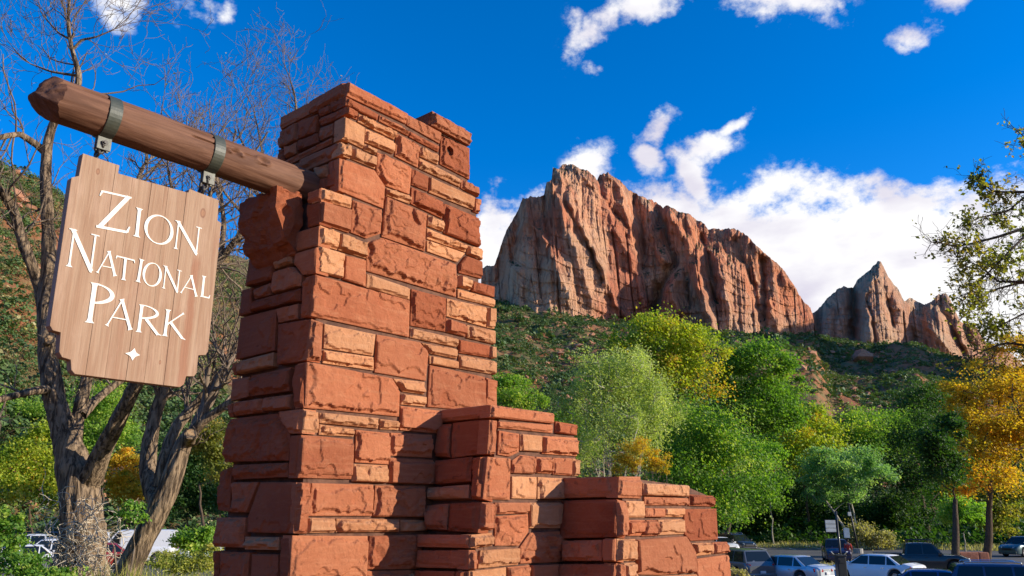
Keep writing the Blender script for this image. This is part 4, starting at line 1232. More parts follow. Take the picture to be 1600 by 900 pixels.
LET = [('Z', (157, 296), (149.7, 356), (198.8, 365.5)), ('I', (212.3, 324), (207.6, 368.7), (218.6, 371.7)), ('O', (227.5, 331), (223, 374), (268.5, 386.5)), ('N', (275, 344.5), (270, 388), (310, 399)),
       ('N', (110, 357), (101.5, 415.5), (147, 425.5)), ('A', (155.5, 390.5), (150, 426), (181.5, 432)), ('T', (182, 399), (178.5, 434.5), (206.5, 441)), ('I', (217, 404), (211, 439.5), (219.5, 442)), ('O', (224.3, 408.5), (220.5, 443.5), (250.5, 449.5)),
       ('N', (256, 415), (252, 450), (279.5, 458)), ('A', (286, 428), (281, 457.5), (308, 464)), ('L', (315, 430.5), (311.8, 463.5), (326.5, 466.8)),
       ('P', (141, 441), (131.8, 503.4), (171.5, 509)), ('A', (171, 465), (164.5, 508.7), (206, 516)), ('R', (216.9, 475.5), (211.2, 518.3), (249.5, 523.8)), ('K', (258, 483), (252.5, 524.5), (286.5, 530))]
def letter_obj(polys, off, name='letter'):
    mb = MB()
    for k, (o, i) in enumerate(polys):
        n = len(o); w = off + k * .00025
        f0 = [FS.at(*q, w) - SGN for q in o] + [FS.at(*q, w) - SGN for q in i]
        bk = [FS.at(*q, -.006) - SGN for q in o] + [FS.at(*q, -.006) - SGN for q in i]
        fc = [(j, j + 1, n + j + 1, n + j) for j in range(n - 1)]
        fc += [(j, 2 * n + j, 2 * n + j + 1, j + 1) for j in range(n - 1)] + [(n + j, n + j + 1, 3 * n + j + 1, 3 * n + j) for j in range(n - 1)] + [(0, n, 3 * n, 2 * n), (n - 1, 3 * n - 1, 4 * n - 1, 2 * n - 1)]
        mb.add(f0 + bk, fc)
    return mb.build(name, MATS['white_paint'], sign)
for c, tl, bl, br in LET:
    tl, bl, br = FS.uv(*tl), FS.uv(*bl), FS.uv(*br)
    ey = tl - bl; hgt = np.linalg.norm(ey); ex = (br - bl); ar = np.linalg.norm(ex) / hgt; ex = ex / np.linalg.norm(ex)
    polys = []
    for o, i in glyph(c, ar):
        polys.append(([bl + ex * q[0] * hgt + ey * q[1] for q in o], [bl + ex * q[0] * hgt + ey * q[1] for q in i]))
    letter_obj(polys, .0035)
star = [FS.uv(*p) for p in ((195, 552), (210, 544), (218.5, 555), (206.5, 563.5))]
cen = np.mean(star, 0); ring_ = []
for k in range(4):
    a, b = star[k], star[(k + 1) % 4]
    for q in np.linspace(0, 1, 6)[:-1]:
        m = a * (1 - q) + b * q; ring_.append(m + (cen - m) * .30 * math.sin(math.pi * q))
ring_.append(ring_[0])
letter_obj([(ring_, [cen + (p - cen) * .02 for p in ring_])], .0035, 'diamond_ornament')
for bx, (sx, sy) in ((167, (155, 238)), (328, (318, 296))):
    x0, zt_ = SIGN_TOPZ[bx]
    top = BM_O + R3 * x0 + np.array([0, 0, zt_]); bot = FS.at(*FS.uv(sx, sy), -.028) 
    hook = MB(); d = bot - top
    def link_ring(c, ax, hh_, ww):
        an = np.linspace(0, 2 * math.pi, 17)
        hook.tube([c + np.array([0, 0, hh_ * math.cos(q)]) + ax * ww * math.sin(q) for q in an], .0085, 6, False)
    m1, m2, m3 = top + d * .22, top + d * .62, top + d * .98
    hl = abs(d[2]) * .26
    link_ring(m1 - SGN, L3, hl, .022); link_ring(m2 - SGN, R3, hl, .022); link_ring(m3 - SGN, L3, hl * .9, .028)
    hook.tube([m3 - SGN, m3 - SGN - np.array([0, 0, .05])], .008, 6)
    hook.build('chain_link', MATS['iron_dark'], sign, smooth=True)
# ------------------------------------------------------------------ trees
def jitter_path(a, b, n, amp, rs):
    q = np.linspace(0, 1, n)[:, None]
    p = np.asarray(a) * (1 - q) + np.asarray(b) * q
    d = np.linalg.norm(np.asarray(b) - np.asarray(a))
    return p + rs.normal(size=(n, 3)) * amp * d * np.sin(q * math.pi)
def leafy(name, label, cat, Y, blobs, base, mat, nleaf, lsize, seed, trunk='bark_dark', stems=1, ncl=None, spread=.26, group=None, trunk_r=None, zbase=None, aspect=.7, vert=.62, fan=0):
    """a tree or shrub: crown lobes traced at Y metres; clusters of leaves joined to the trunk by limbs"""
    rs = np.random.RandomState(seed)
    bl = []
    for px, py, rx, ry in blobs:
        c = P(px, py, Y); k = np.linalg.norm(c - EYEP) / FPX
        rxm, rym = rx * k * (1.1 if name == 'cottonwood_tree' else 1), ry * k * (1.08 if name == 'cottonwood_tree' else 1)
        bl.append((c + np.array([0, rs.uniform(-.4, .4) * rxm, 0]), np.array([rxm, rxm * .95, rym])))
    g0 = P(base, 800, Y); bz = float(H(g0[0], g0[1])) if zbase is None else zbase
    base3 = np.array([g0[0], g0[1], bz])
    root = tag(empty(name, base3), label, cat, group)
    vol = np.array([np.prod(r) ** .67 for c, r in bl]); vol /= vol.sum()
    ncl = ncl or max(14, nleaf // 130)
    cl, cs = [], []
    for (c, r), w in zip(bl, vol):
        m = max(4, int(ncl * w))
        d = rs.normal(size=(m, 3)); d /= np.linalg.norm(d, axis=1)[:, None]
        d[:, 2] = np.where(d[:, 2] < -.55, -d[:, 2], d[:, 2])
        p = c + d * r * (rs.uniform(.25, 1, (m, 1)) ** .45) * rs.uniform(.82, 1.12, (m, 1))
        cl.append(p); cs.append(np.full(m, float(np.mean(r))))
    cl, cs = np.concatenate(cl), np.concatenate(cs)
    zlo = bz + .15
    cl[:, 2] = np.maximum(cl[:, 2], zlo + cs * .15)
    # trunk and limbs: every cluster grows from the nearest earlier node
    top = np.average([c for c, r in bl], axis=0, weights=vol)
    hgt = max(top[2] - bz, .5)
    tr_r = trunk_r or max(.03, .014 * hgt + .01)
    nodes, par = [], []
    mb_v, mb_f, no = [], [], 0
    def addtube(p, r, n):
        nonlocal no
        v, f = tube(p, r, n); mb_v.append(v); mb_f.append(f + no); no += len(v)
    starts = []
    for s in range(stems):
        off = rs.normal(size=3) * np.array([.5, .5, 0]) * (stems > 1) * tr_r * 4
        tip = base3 + (top - base3) * rs.uniform(.55, .8) + rs.normal(size=3) * hgt * .08 * np.array([1, 1, .3]) * (1 + 2 * (stems > 1))
        if fan: c_, r_ = bl[s % len(bl)]; tip = c_ + np.array([rs.uniform(-.8, .8) * r_[0], rs.uniform(-.6, .6) * r_[1], r_[2] * rs.uniform(.55, 1.05)])
        pts = jitter_path(base3 + off - np.array([0, 0, .3]), tip, 9, .011, rs)
        addtube(pts, np.linspace(tr_r * 1.15, tr_r * .55, 9) / (1 + .35 * (stems - 1)), 10)
        for q in pts[3:]: nodes.append(q)
    nodes = list(nodes)
    order = np.argsort(np.linalg.norm(cl - np.array(nodes).mean(0), axis=1))
    for k in order:
        N = np.array(nodes); t_ = cl[k]
        dd = np.linalg.norm(N - t_, axis=1) + .6 * np.maximum(0, N[:, 2] - t_[2])
        j = int(np.argmin(dd)); a = N[j]
        ln = np.linalg.norm(t_ - a)
        mid = (a + t_) / 2 + np.array([0, 0, -.06 * ln]) + rs.normal(size=3) * .06 * ln
        pts = np.array([a, a * .55 + mid * .45 + rs.normal(size=3) * .02 * ln, mid, mid * .4 + t_ * .6 + rs.normal(size=3) * .02 * ln, t_])
        d0 = np.linalg.norm(t_ - top) / (hgt + 1e-3)
        r0 = tr_r * np.clip(.34 - .22 * d0, .07, .4)
        addtube(pts, np.linspace(r0, r0 * .35, 5), 5)
        nodes += [pts[2], pts[4]]
    bv, bf = np.concatenate(mb_v), np.concatenate(mb_f)
    link('trunk', npmesh('trunk', bv - base3, bf), MATS[trunk], root)
    m = max(6, nleaf // len(cl))
    n = m * len(cl)
    cc = np.repeat(cl, m, 0); ss = np.repeat(cs, m)
    off = rs.normal(size=(n, 3)) * (ss * spread * np.repeat(rs.uniform(.55, 1.35, len(cl)), m))[:, None] * np.array([1, 1, vert])
    pos = cc + off
    pos[:, 2] = np.maximum(pos[:, 2], bz + .05)
    tt = np.repeat(rs.normal(.42, .22, len(cl)), m) + rs.normal(0, .16, n)
    v, f, ti = leaves(pos, lsize, rs, .35, aspect, tt)
    link('crown', npmesh('crown', v - base3, f, False, ti), MATS[mat], root)
    return root
T = leafy
T('willow_tree', 'pale green slender willow with whitish stems just behind the stone steps', 'tree', 60, [(930, 612, 46, 62), (985, 595, 50, 50), (962, 690, 76, 52), (1026, 650, 44, 62), (900, 645, 32, 56)], 948, 'leaf_pale', 26000, .21, 1, 'bark_pale', 13, 200, .14, aspect=.42, vert=1.7, fan=1, trunk_r=.2)
T('cottonwood_tree', 'large rounded yellow-green cottonwood rising above the pale willow', 'tree', 84, [(1035, 535, 52, 40), (1085, 560, 42, 42), (985, 560, 42, 40), (1050, 600, 70, 48), (1000, 620, 50, 40)], 1040, 'leaf_yellowgreen', 26000, .30, 2, 'bark_dark', 1, 150, .24)
T('cottonwood_tree', 'upright mid green tree whose top stands alone against the brushy slope', 'tree', 88, [(1190, 570, 48, 30), (1150, 595, 34, 36), (1222, 595, 28, 36), (1180, 640, 60, 40), (1215, 660, 40, 34)], 1128, 'leaf_mid', 24000, .30, 3, 'bark_dark', 1, 130, .22)
T('cottonwood_tree', 'dense deep green tree filling the space behind the lowest pier', 'tree', 74, [(1110, 690, 56, 62), (1070, 745, 48, 52), (1150, 735, 56, 62), (1100, 790, 60, 40)], 1100, 'leaf_mid', 26000, .27, 4, 'bark_dark', 1, 130, .26)
T('sapling_tree', 'narrow light green sapling with a thin pale trunk beside the road', 'tree', 98, [(1197, 745, 30, 34), (1190, 785, 32, 26), (1205, 715, 22, 24)], 1204, 'leaf_bright', 9000, .28, 5, 'bark_pale', 1, 60, .24, trunk_r=.08)
T('cottonwood_tree', 'yellow-topped small tree between the mid green tree and the bushy slope', 'tree', 105, [(1270, 662, 32, 26), (1245, 690, 30, 26), (1290, 690, 22, 26), (1260, 720, 46, 36)], 1262, 'leaf_yellowgreen', 14000, .34, 6, 'bark_dark', 1, 80, .24)
T('cottonwood_tree', 'pale blue-green spreading tree with bare white branches over the parking lot', 'tree', 92, [(1290, 735, 36, 30), (1335, 725, 38, 24), (1365, 748, 26, 22), (1262, 775, 18, 32), (1312, 770, 40, 16), (1345, 770, 20, 20)], 1338, 'leaf_blue', 17000, .26, 7, 'bark_pale', 2, 105, .20, trunk_r=.20)
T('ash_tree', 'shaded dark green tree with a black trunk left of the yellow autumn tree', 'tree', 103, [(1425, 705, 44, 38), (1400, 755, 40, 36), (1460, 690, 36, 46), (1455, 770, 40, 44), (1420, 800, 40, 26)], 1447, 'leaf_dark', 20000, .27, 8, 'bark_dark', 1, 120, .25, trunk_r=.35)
T('ash_tree', 'yellow and orange autumn tree with a straight black trunk at the right edge', 'tree', 62, [(1505, 690, 38, 46), (1560, 640, 54, 60), (1592, 720, 44, 56), (1530, 755, 54, 30), (1500, 625, 30, 36), (1575, 560, 40, 30), (1540, 700, 50, 40), (1610, 640, 44, 60)], 1529, 'leaf_orange', 36000, .19, 9, 'bark_dark', 1, 240, .19, trunk_r=.28)
T('ash_tree', 'slim green-leaved tree with a leaning dark trunk before the red block', 'tree', 56, [(1478, 735, 26, 40), (1462, 700, 22, 30), (1490, 680, 20, 30)], 1480, 'leaf_dark', 9000, .19, 10, 'bark_dark', 1, 60, .24, trunk_r=.26)
T('sapling_tree', 'bright green young tree on a thin pale stem behind the red block', 'tree', 72, [(1500, 795, 26, 16), (1488, 810, 18, 12), (1515, 812, 16, 12)], 1499, 'leaf_bright', 5000, .22, 11, 'bark_pale', 1, 40, .25, trunk_r=.07)
T('ash_tree', 'olive-yellow low tree at the right edge below the autumn crown', 'tree', 90, [(1560, 790, 36, 30), (1590, 775, 30, 40), (1545, 815, 26, 24)], 1566, 'leaf_olive', 11000, .28, 12, 'bark_dark', 1, 60, .26)
T('rabbitbrush_shrub', 'big rounded olive-yellow shrub beside the lamp post', 'shrub', 88, [(1347, 840, 22, 16), (1374, 845, 20, 12), (1332, 848, 12, 10)], 1358, 'leaf_dry', 8000, .22, 13, 'twig', 4, 60, .3)
T('willow_shrub', 'orange-tinged shrub at the foot of the pale willow', 'shrub', 54, [(1000, 712, 24, 28), (980, 730, 22, 20), (1028, 728, 18, 20)], 1000, 'leaf_orange', 5500, .16, 14, 'twig', 4, 60, .24, aspect=.4)
T('juniper_tree', 'dark rounded juniper just right of the pillar above the first step', 'tree', 66, [(800, 612, 36, 26), (832, 628, 22, 18), (790, 640, 40, 30)], 806, 'leaf_green', 9000, .18, 15, 'bark_dark', 1, 70, .24)
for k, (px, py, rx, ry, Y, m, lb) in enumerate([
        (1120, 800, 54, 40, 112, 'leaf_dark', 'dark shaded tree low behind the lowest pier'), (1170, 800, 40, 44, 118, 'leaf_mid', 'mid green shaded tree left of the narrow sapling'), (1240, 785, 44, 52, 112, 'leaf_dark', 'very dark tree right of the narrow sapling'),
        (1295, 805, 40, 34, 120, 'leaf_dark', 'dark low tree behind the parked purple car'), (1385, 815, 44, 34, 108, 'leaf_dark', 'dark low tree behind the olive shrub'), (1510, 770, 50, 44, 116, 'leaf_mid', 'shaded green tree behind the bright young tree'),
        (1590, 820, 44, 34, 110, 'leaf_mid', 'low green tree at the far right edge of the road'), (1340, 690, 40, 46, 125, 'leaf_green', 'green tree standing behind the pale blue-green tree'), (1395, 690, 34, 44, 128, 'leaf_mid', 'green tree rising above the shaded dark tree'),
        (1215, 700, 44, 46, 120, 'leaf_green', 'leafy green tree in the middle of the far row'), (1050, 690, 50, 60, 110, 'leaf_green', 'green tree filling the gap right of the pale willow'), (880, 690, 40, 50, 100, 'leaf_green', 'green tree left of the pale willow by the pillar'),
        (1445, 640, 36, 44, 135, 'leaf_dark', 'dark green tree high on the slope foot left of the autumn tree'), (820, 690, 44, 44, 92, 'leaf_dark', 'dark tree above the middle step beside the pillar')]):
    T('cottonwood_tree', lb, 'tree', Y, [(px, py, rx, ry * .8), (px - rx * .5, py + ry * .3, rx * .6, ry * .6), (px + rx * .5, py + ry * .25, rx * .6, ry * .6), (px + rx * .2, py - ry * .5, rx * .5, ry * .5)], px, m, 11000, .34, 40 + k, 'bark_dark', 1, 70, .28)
# left side, beyond the two bare trees
T('ash_tree', 'bright yellow-green tree at the left edge behind the parked trucks', 'tree', 62, [(60, 700, 42, 34), (25, 745, 40, 40), (95, 750, 34, 40), (55, 770, 50, 30), (70, 680, 24, 18)], 66, 'leaf_yellowgreen', 18000, .22, 61, 'bark_dark', 1, 130, .22)
T('ash_tree', 'small orange-yellow tree seen between the two bare trunks', 'tree', 66, [(195, 735, 22, 26), (205, 770, 22, 24), (180, 760, 16, 22)], 198, 'leaf_orange', 6000, .22, 62, 'bark_dark', 1, 50, .24)
T('ash_tree', 'dark green tree between the leaning bare trunk and the pillar', 'tree', 64, [(300, 745, 32, 44), (325, 785, 22, 26), (280, 790, 26, 24)], 305, 'leaf_dark', 12000, .22, 63, 'bark_dark', 1, 80, .25)
T('ash_tree', 'green tree with yellowing sprays beside the pillar base', 'tree', 58, [(330, 690, 24, 30), (345, 730, 22, 30), (312, 700, 20, 24)], 332, 'leaf_olive', 7000, .2, 64, 'bark_dark', 1, 60, .24)
T('cottonwood_tree', 'mid green tree behind the fork of the thick bare trunk', 'tree', 74, [(165, 660, 34, 46), (150, 720, 30, 40), (190, 690, 26, 30)], 166, 'leaf_green', 11000, .25, 65, 'bark_dark', 1, 80, .25)
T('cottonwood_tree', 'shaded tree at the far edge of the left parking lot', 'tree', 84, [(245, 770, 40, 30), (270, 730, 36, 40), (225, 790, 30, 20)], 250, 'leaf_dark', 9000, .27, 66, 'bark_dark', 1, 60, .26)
T('cottonwood_tree', 'dark tree behind the yellow-green tree at the left edge', 'tree', 86, [(20, 690, 50, 40), (-30, 740, 50, 50), (110, 800, 40, 24)], 10, 'leaf_green', 12000, .27, 67, 'bark_dark', 1, 70, .26)
T('wild_shrub', 'leafy dark green shrub in the lower left corner', 'shrub', 11, [(4, 850, 30, 36), (36, 888, 36, 18), (8, 815, 16, 18), (75, 908, 40, 14)], 30, 'leaf_mid', 5200, .055, 68, 'twig', 6, 120, .2)
T('wild_shrub', 'small leafy green sprig against the foot of the leaning trunk', 'shrub', 11.5, [(208, 800, 16, 12), (190, 808, 12, 8), (222, 815, 10, 12)], 205, 'leaf_bright', 420, .055, 69, 'twig', 3, 30, .25)
T('rabbitbrush_shrub', 'yellow-green bushy shrub at the base of the pillar, left side', 'shrub', 10.5, [(300, 885, 30, 16), (260, 880, 30, 14), (325, 875, 16, 22)], 295, 'leaf_straw', 4200, .05, 70, 'twig', 6, 120, .24, aspect=.3)
T('wild_shrub', 'dark green round shrub in front of the parked silver cars', 'shrub', 26, [(300, 850, 26, 18), (320, 842, 16, 16)], 305, 'leaf_green', 2600, .11, 71, 'twig', 4, 50, .28)
T('rabbitbrush_shrub', 'pale weedy shrub at the foot of the lowest pier', 'shrub', 12.5, [(1150, 900, 14, 12), (1165, 908, 12, 10)], 1155, 'leaf_dry', 700, .05, 72, 'twig', 4, 40, .25, aspect=.3)

simple('cut_wood', (.50, .33, .17), .85, c2=(.36, .21, .10), scale=25)
# the two old bare trees: limbs traced, twigs grown
def twigs(start, dirn, ln, r, depth, rs, out, bend=.22, upw=.12):
    n = 5
    p = [np.array(start, float)]; d = dirn / np.linalg.norm(dirn)
    for i in range(n):
        d = d + rs.normal(size=3) * bend + np.array([0, 0, upw]); d /= np.linalg.norm(d)
        p.append(p[-1] + d * ln / n)
    p = np.array(p)
    out.append((p, np.linspace(r, r * .45, n + 1)))
    if depth <= 0: return
    for k in range(rs.randint(2, 5)):
        j = rs.randint(1, n + 1)
        dd = p[min(j + 1, n)] - p[j - 1]; dd /= np.linalg.norm(dd)
        side = rs.normal(size=3); side -= (side @ dd) * dd; side /= np.linalg.norm(side)
        twigs(p[j], dd * .75 + side * rs.uniform(.5, 1.0), ln * rs.uniform(.45, .72), r * (1 - .55 * j / n) * .62, depth - 1, rs, out, bend, upw)
def bare_tree(label, limbs, seed, leafs=0, bark_amp=.15, stub=None):
    rs = np.random.RandomState(seed)
    a0 = P(limbs[0][0][0], limbs[0][0][1], limbs[0][0][3])
    gz = float(H(a0[0], a0[1])); base = np.array([a0[0], a0[1], gz])
    root = tag(empty('bare_tree', base), label, 'tree')
    V, F, no = [], [], 0; tw = []
    for li, (pts, dens) in enumerate([(l[0:] if not isinstance(l[-1], (int, float)) else l[:-1], l[-1] if isinstance(l[-1], (int, float)) else 1) for l in limbs]):
        q = np.array([[*P(x, y, Y), r * Y / FPX * .84] for x, y, r, Y in pts])
        if li == 0 and q[0, 2] > gz - .2:
            q = np.vstack([[q[0, 0] + .02, q[0, 1], gz - .3, q[0, 3] * 1.25], q])
        s = np.concatenate([[0], np.cumsum(np.linalg.norm(np.diff(q[:, :3], axis=0), axis=1))])
        m = max(8, int(s[-1] / .045)); ss = np.linspace(0, s[-1], m)
        # smooth the traced polyline a little
        c = np.stack([np.interp(ss, s, q[:, k]) for k in range(4)], 1)
        for _ in range(max(1, m // 22)): c[1:-1] = .25 * c[:-2] + .5 * c[1:-1] + .25 * c[2:]
        nn = int(np.clip(c[:, 3].max() * 300, 8, 48))
        v, f = tube(c[:, :3], c[:, 3], nn)
        v3 = v.reshape(m, nn, 3); rad_ = v3 - c[:, None, :3]; rl = np.linalg.norm(rad_, axis=2, keepdims=True); n_ = rad_ / rl
        th = np.arange(nn) * 2 * math.pi / nn
        A, S = np.meshgrid(np.cos(th), ss * 1.0 + li * 7, indexing='xy'); B, _ = np.meshgrid(np.sin(th), ss, indexing='xy')
        rr = c[:, 3][:, None]
        kk = rr / .055
        tws = S * .9
        rg = ridge(A * kk * .9 + .15 * np.sin(tws), B * kk * .9, S * 1.9, 2, seed + li)
        v3 = v3 + n_ * (rr * (bark_amp * rg + .10 * pn(A * 1.1, B * 1.1, S * 2.2, 4)))[..., None]
        V.append(v3.reshape(-1, 3)); F.append(f + no); no += len(v)
        L_ = s[-1]
        nt = int(L_ * 6.5 * dens)
        for k in range(nt):
            u = rs.uniform(.35, 1.0) if li else rs.uniform(.8, 1)
            j = min(int(u * (m - 1)), m - 2); d = c[j + 1, :3] - c[j, :3]; d /= np.linalg.norm(d) + 1e-9
            side = rs.normal(size=3); side -= (side @ d) * d; side /= np.linalg.norm(side)
            twigs(c[j, :3], d * .5 + side * .9 + np.array([0, 0, .3]), rs.uniform(.5, 1.5), min(c[j, 3] * .42, .022), 2, rs, tw)
        if dens > 0:
            for k in range(3):
                twigs(c[-1, :3], c[-1, :3] - c[-4, :3] + rs.normal(size=3) * .03, rs.uniform(.8, 1.6), max(c[-1, 3] * .8, .008), 3, rs, tw)
    link('trunk', npmesh('trunk', np.concatenate(V) - base, np.concatenate(F)), MATS['bark_old'], root)
    if stub:
        a_, b_ = P(*stub[0]), P(*stub[1]); d_ = (b_ - a_) / np.linalg.norm(b_ - a_)
        MB().tube([a_ - base, b_ - base], stub[2], 14).build('branch_stub', MATS['bark_old'], root)
        MB().tube([b_ + d_ * .003 - base, b_ + d_ * .006 - base], stub[2] * .82, 14).build('cut_face', MATS['cut_wood'], root)
    TV_, TF_, no = [], [], 0
    for p, r in tw:
        v, f = tube(p, np.maximum(r, .0035), 4); TV_.append(v); TF_.append(f + no); no += len(v)
    TVc = np.concatenate(TV_)
    link('twigs', npmesh('twigs', TVc - base, np.concatenate(TF_)), MATS['twig'], root)
    if leafs:
        ends = np.array([p[-1] for p, r in tw]); e = ends[rs.randint(0, len(ends), leafs)] + rs.normal(size=(leafs, 3)) * .06
        v, f, ti = leaves(e, .06, rs)
        link('crown', npmesh('crown', v - base, f, False, ti), MATS['leaf_dry'], root)
    return root
Y1, Y2 = 13.0, 12.0
bare_tree('thick old bare tree with deeply furrowed trunk behind the sign', [
    [(126, 915, 42, Y1), (126, 860, 35, Y1), (128, 810, 31, Y1), (123, 760, 28, Y1), (110, 712, 24, Y1), (97, 665, 18, Y1), (84, 620, 16, Y1), (76, 560, 15, Y1), (71, 490, 14, Y1), (78, 420, 12, Y1), (74, 340, 10, Y1), (71, 270, 9, Y1), (74, 225, 8, Y1), (84, 190, 7, Y1), (108, 160, 6, Y1), (124, 132, 6, Y1), (122, 108, 5, Y1), (113, 80, 4, Y1), (107, 48, 3.4, Y1), (106, 20, 2.6, Y1), (111, -14, 2, Y1), .25],
    [(72, 240, 7, Y1), (60, 228, 6.5, Y1), (48, 220, 6, Y1 - .3), (31, 209, 5.5, Y1 - .5), (12, 212, 5, Y1 - .8), (-14, 218, 4, Y1 - 1), .8],
    [(71, 490, 11, Y1), (62, 450, 10, Y1), (48, 410, 9, Y1 - .2), (36, 380, 9, Y1 - .3), (22, 330, 8, Y1 - .4), (4, 300, 7, Y1 - .6), (-20, 280, 6, Y1 - .8), .7],
    [(110, 705, 15, Y1), (119, 665, 11, Y1 + .2), (126, 635, 10, Y1 + .3), (134, 600, 9, Y1 + .4), (139, 565, 8, Y1 + .5), (150, 480, 7, Y1 + .7), (172, 390, 6, Y1 + .9), (200, 320, 5, Y1 + 1), (215, 280, 4, Y1 + 1), 1],
    [(140, 750, 20, Y1), (152, 722, 15, Y1 - .2), (170, 685, 13.5, Y1 - .4), (190, 645, 12, Y1 - .6), (210, 605, 11, Y1 - .8), (228, 570, 10, Y1 - .9), (258, 490, 8, Y1 - 1), (290, 410, 7, Y1 - 1), (318, 340, 5, Y1 - 1), (330, 300, 4, Y1 - 1), 1],
    [(128, 650, 8, Y1 + .2), (146, 628, 7, Y1 + .6), (170, 608, 6, Y1 + 1), (195, 590, 5, Y1 + 1.3), (230, 540, 4, Y1 + 1.6), .6],
    [(84, 608, 9, Y1), (60, 610, 7, Y1 - .3), (38, 614, 6, Y1 - .6), (0, 624, 5, Y1 - 1), (-30, 640, 4, Y1 - 1.3), .3],
    [(113, 78, 2.6, Y1), (128, 62, 2.2, Y1), (150, 58, 1.7, Y1), (178, 46, 1.1, Y1), 1.2],
    [(122, 118, 3, Y1), (104, 116, 2.4, Y1), (80, 112, 2, Y1), (48, 100, 1.2, Y1), 1.2],
    [(107, 60, 2.4, Y1), (92, 52, 1.8, Y1), (72, 30, 1.2, Y1), 1.2]], 5, stub=((72, 536, Y1), (77, 531, Y1 - .28), .075))
bare_tree('leaning bare tree with peeling bark and several limbs, nearest the pillar', [
    [(192, 915, 20, Y2), (206, 880, 18, Y2), (222, 845, 17, Y2), (240, 812, 17, Y2), (256, 780, 17, Y2), (266, 755, 16, Y2), (276, 722, 15, Y2), (287, 692, 13, Y2), (300, 675, 12, Y2), .1],
    [(250, 790, 15, Y2), (238, 765, 14, Y2 + .2), (231, 735, 13, Y2 + .3), (234, 690, 12, Y2 + .4), (243, 645, 10, Y2 + .5), (256, 610, 9, Y2 + .6), (270, 560, 8, Y2 + .7), (302, 470, 7, Y2 + .8), (345, 405, 6, Y2 + .8), (385, 355, 5, Y2 + .7), 1],
    [(250, 760, 11, Y2), (255, 725, 9.5, Y2), (264, 690, 9, Y2 + .1), (281, 660, 9, Y2 + .2), (298, 640, 8, Y2 + .3), (325, 610, 7, Y2 + .4), (350, 578, 6, Y2 + .4), (380, 520, 4, Y2 + .5), 1],
    [(298, 680, 9, Y2), (315, 660, 8, Y2 - .1), (340, 642, 7, Y2 - .1), (372, 622, 6, Y2 - .2), (410, 590, 5, Y2 - .2), .6],
    [(345, 405, 5, Y2 + .8), (350, 350, 4, Y2 + .9), (345, 300, 3, Y2 + 1), (330, 255, 2, Y2 + 1), 1.3],
    [(302, 470, 5, Y2 + .8), (290, 400, 4, Y2 + 1), (275, 330, 3, Y2 + 1.2), (262, 262, 2, Y2 + 1.3), 1.3]], 9, 160, stub=((296, 690, Y2), (298, 678, Y2 - .26), .085))
bare_tree('bare tree top whose twigs show just left of the pillar cap', [
    [(455, 900, 9, 17), (458, 700, 7, 17), (462, 500, 5.5, 17), (462, 380, 4.5, 17), (466, 260, 3.5, 17), (465, 190, 2.6, 17), (461, 150, 1.8, 17), (452, 120, 1, 17), .4],
    [(462, 420, 4, 17), (430, 330, 3, 17), (400, 270, 2.4, 17), (375, 215, 1.4, 17), .6], [(463, 400, 4, 17), (425, 300, 2.6, 17.5), (410, 240, 2, 17.5), (402, 195, 1.2, 17.5), .6], [(462, 440, 3, 17), (400, 360, 2.6, 16.5), (350, 300, 2, 16), (320, 235, 1.2, 16), .7]], 15, 60)

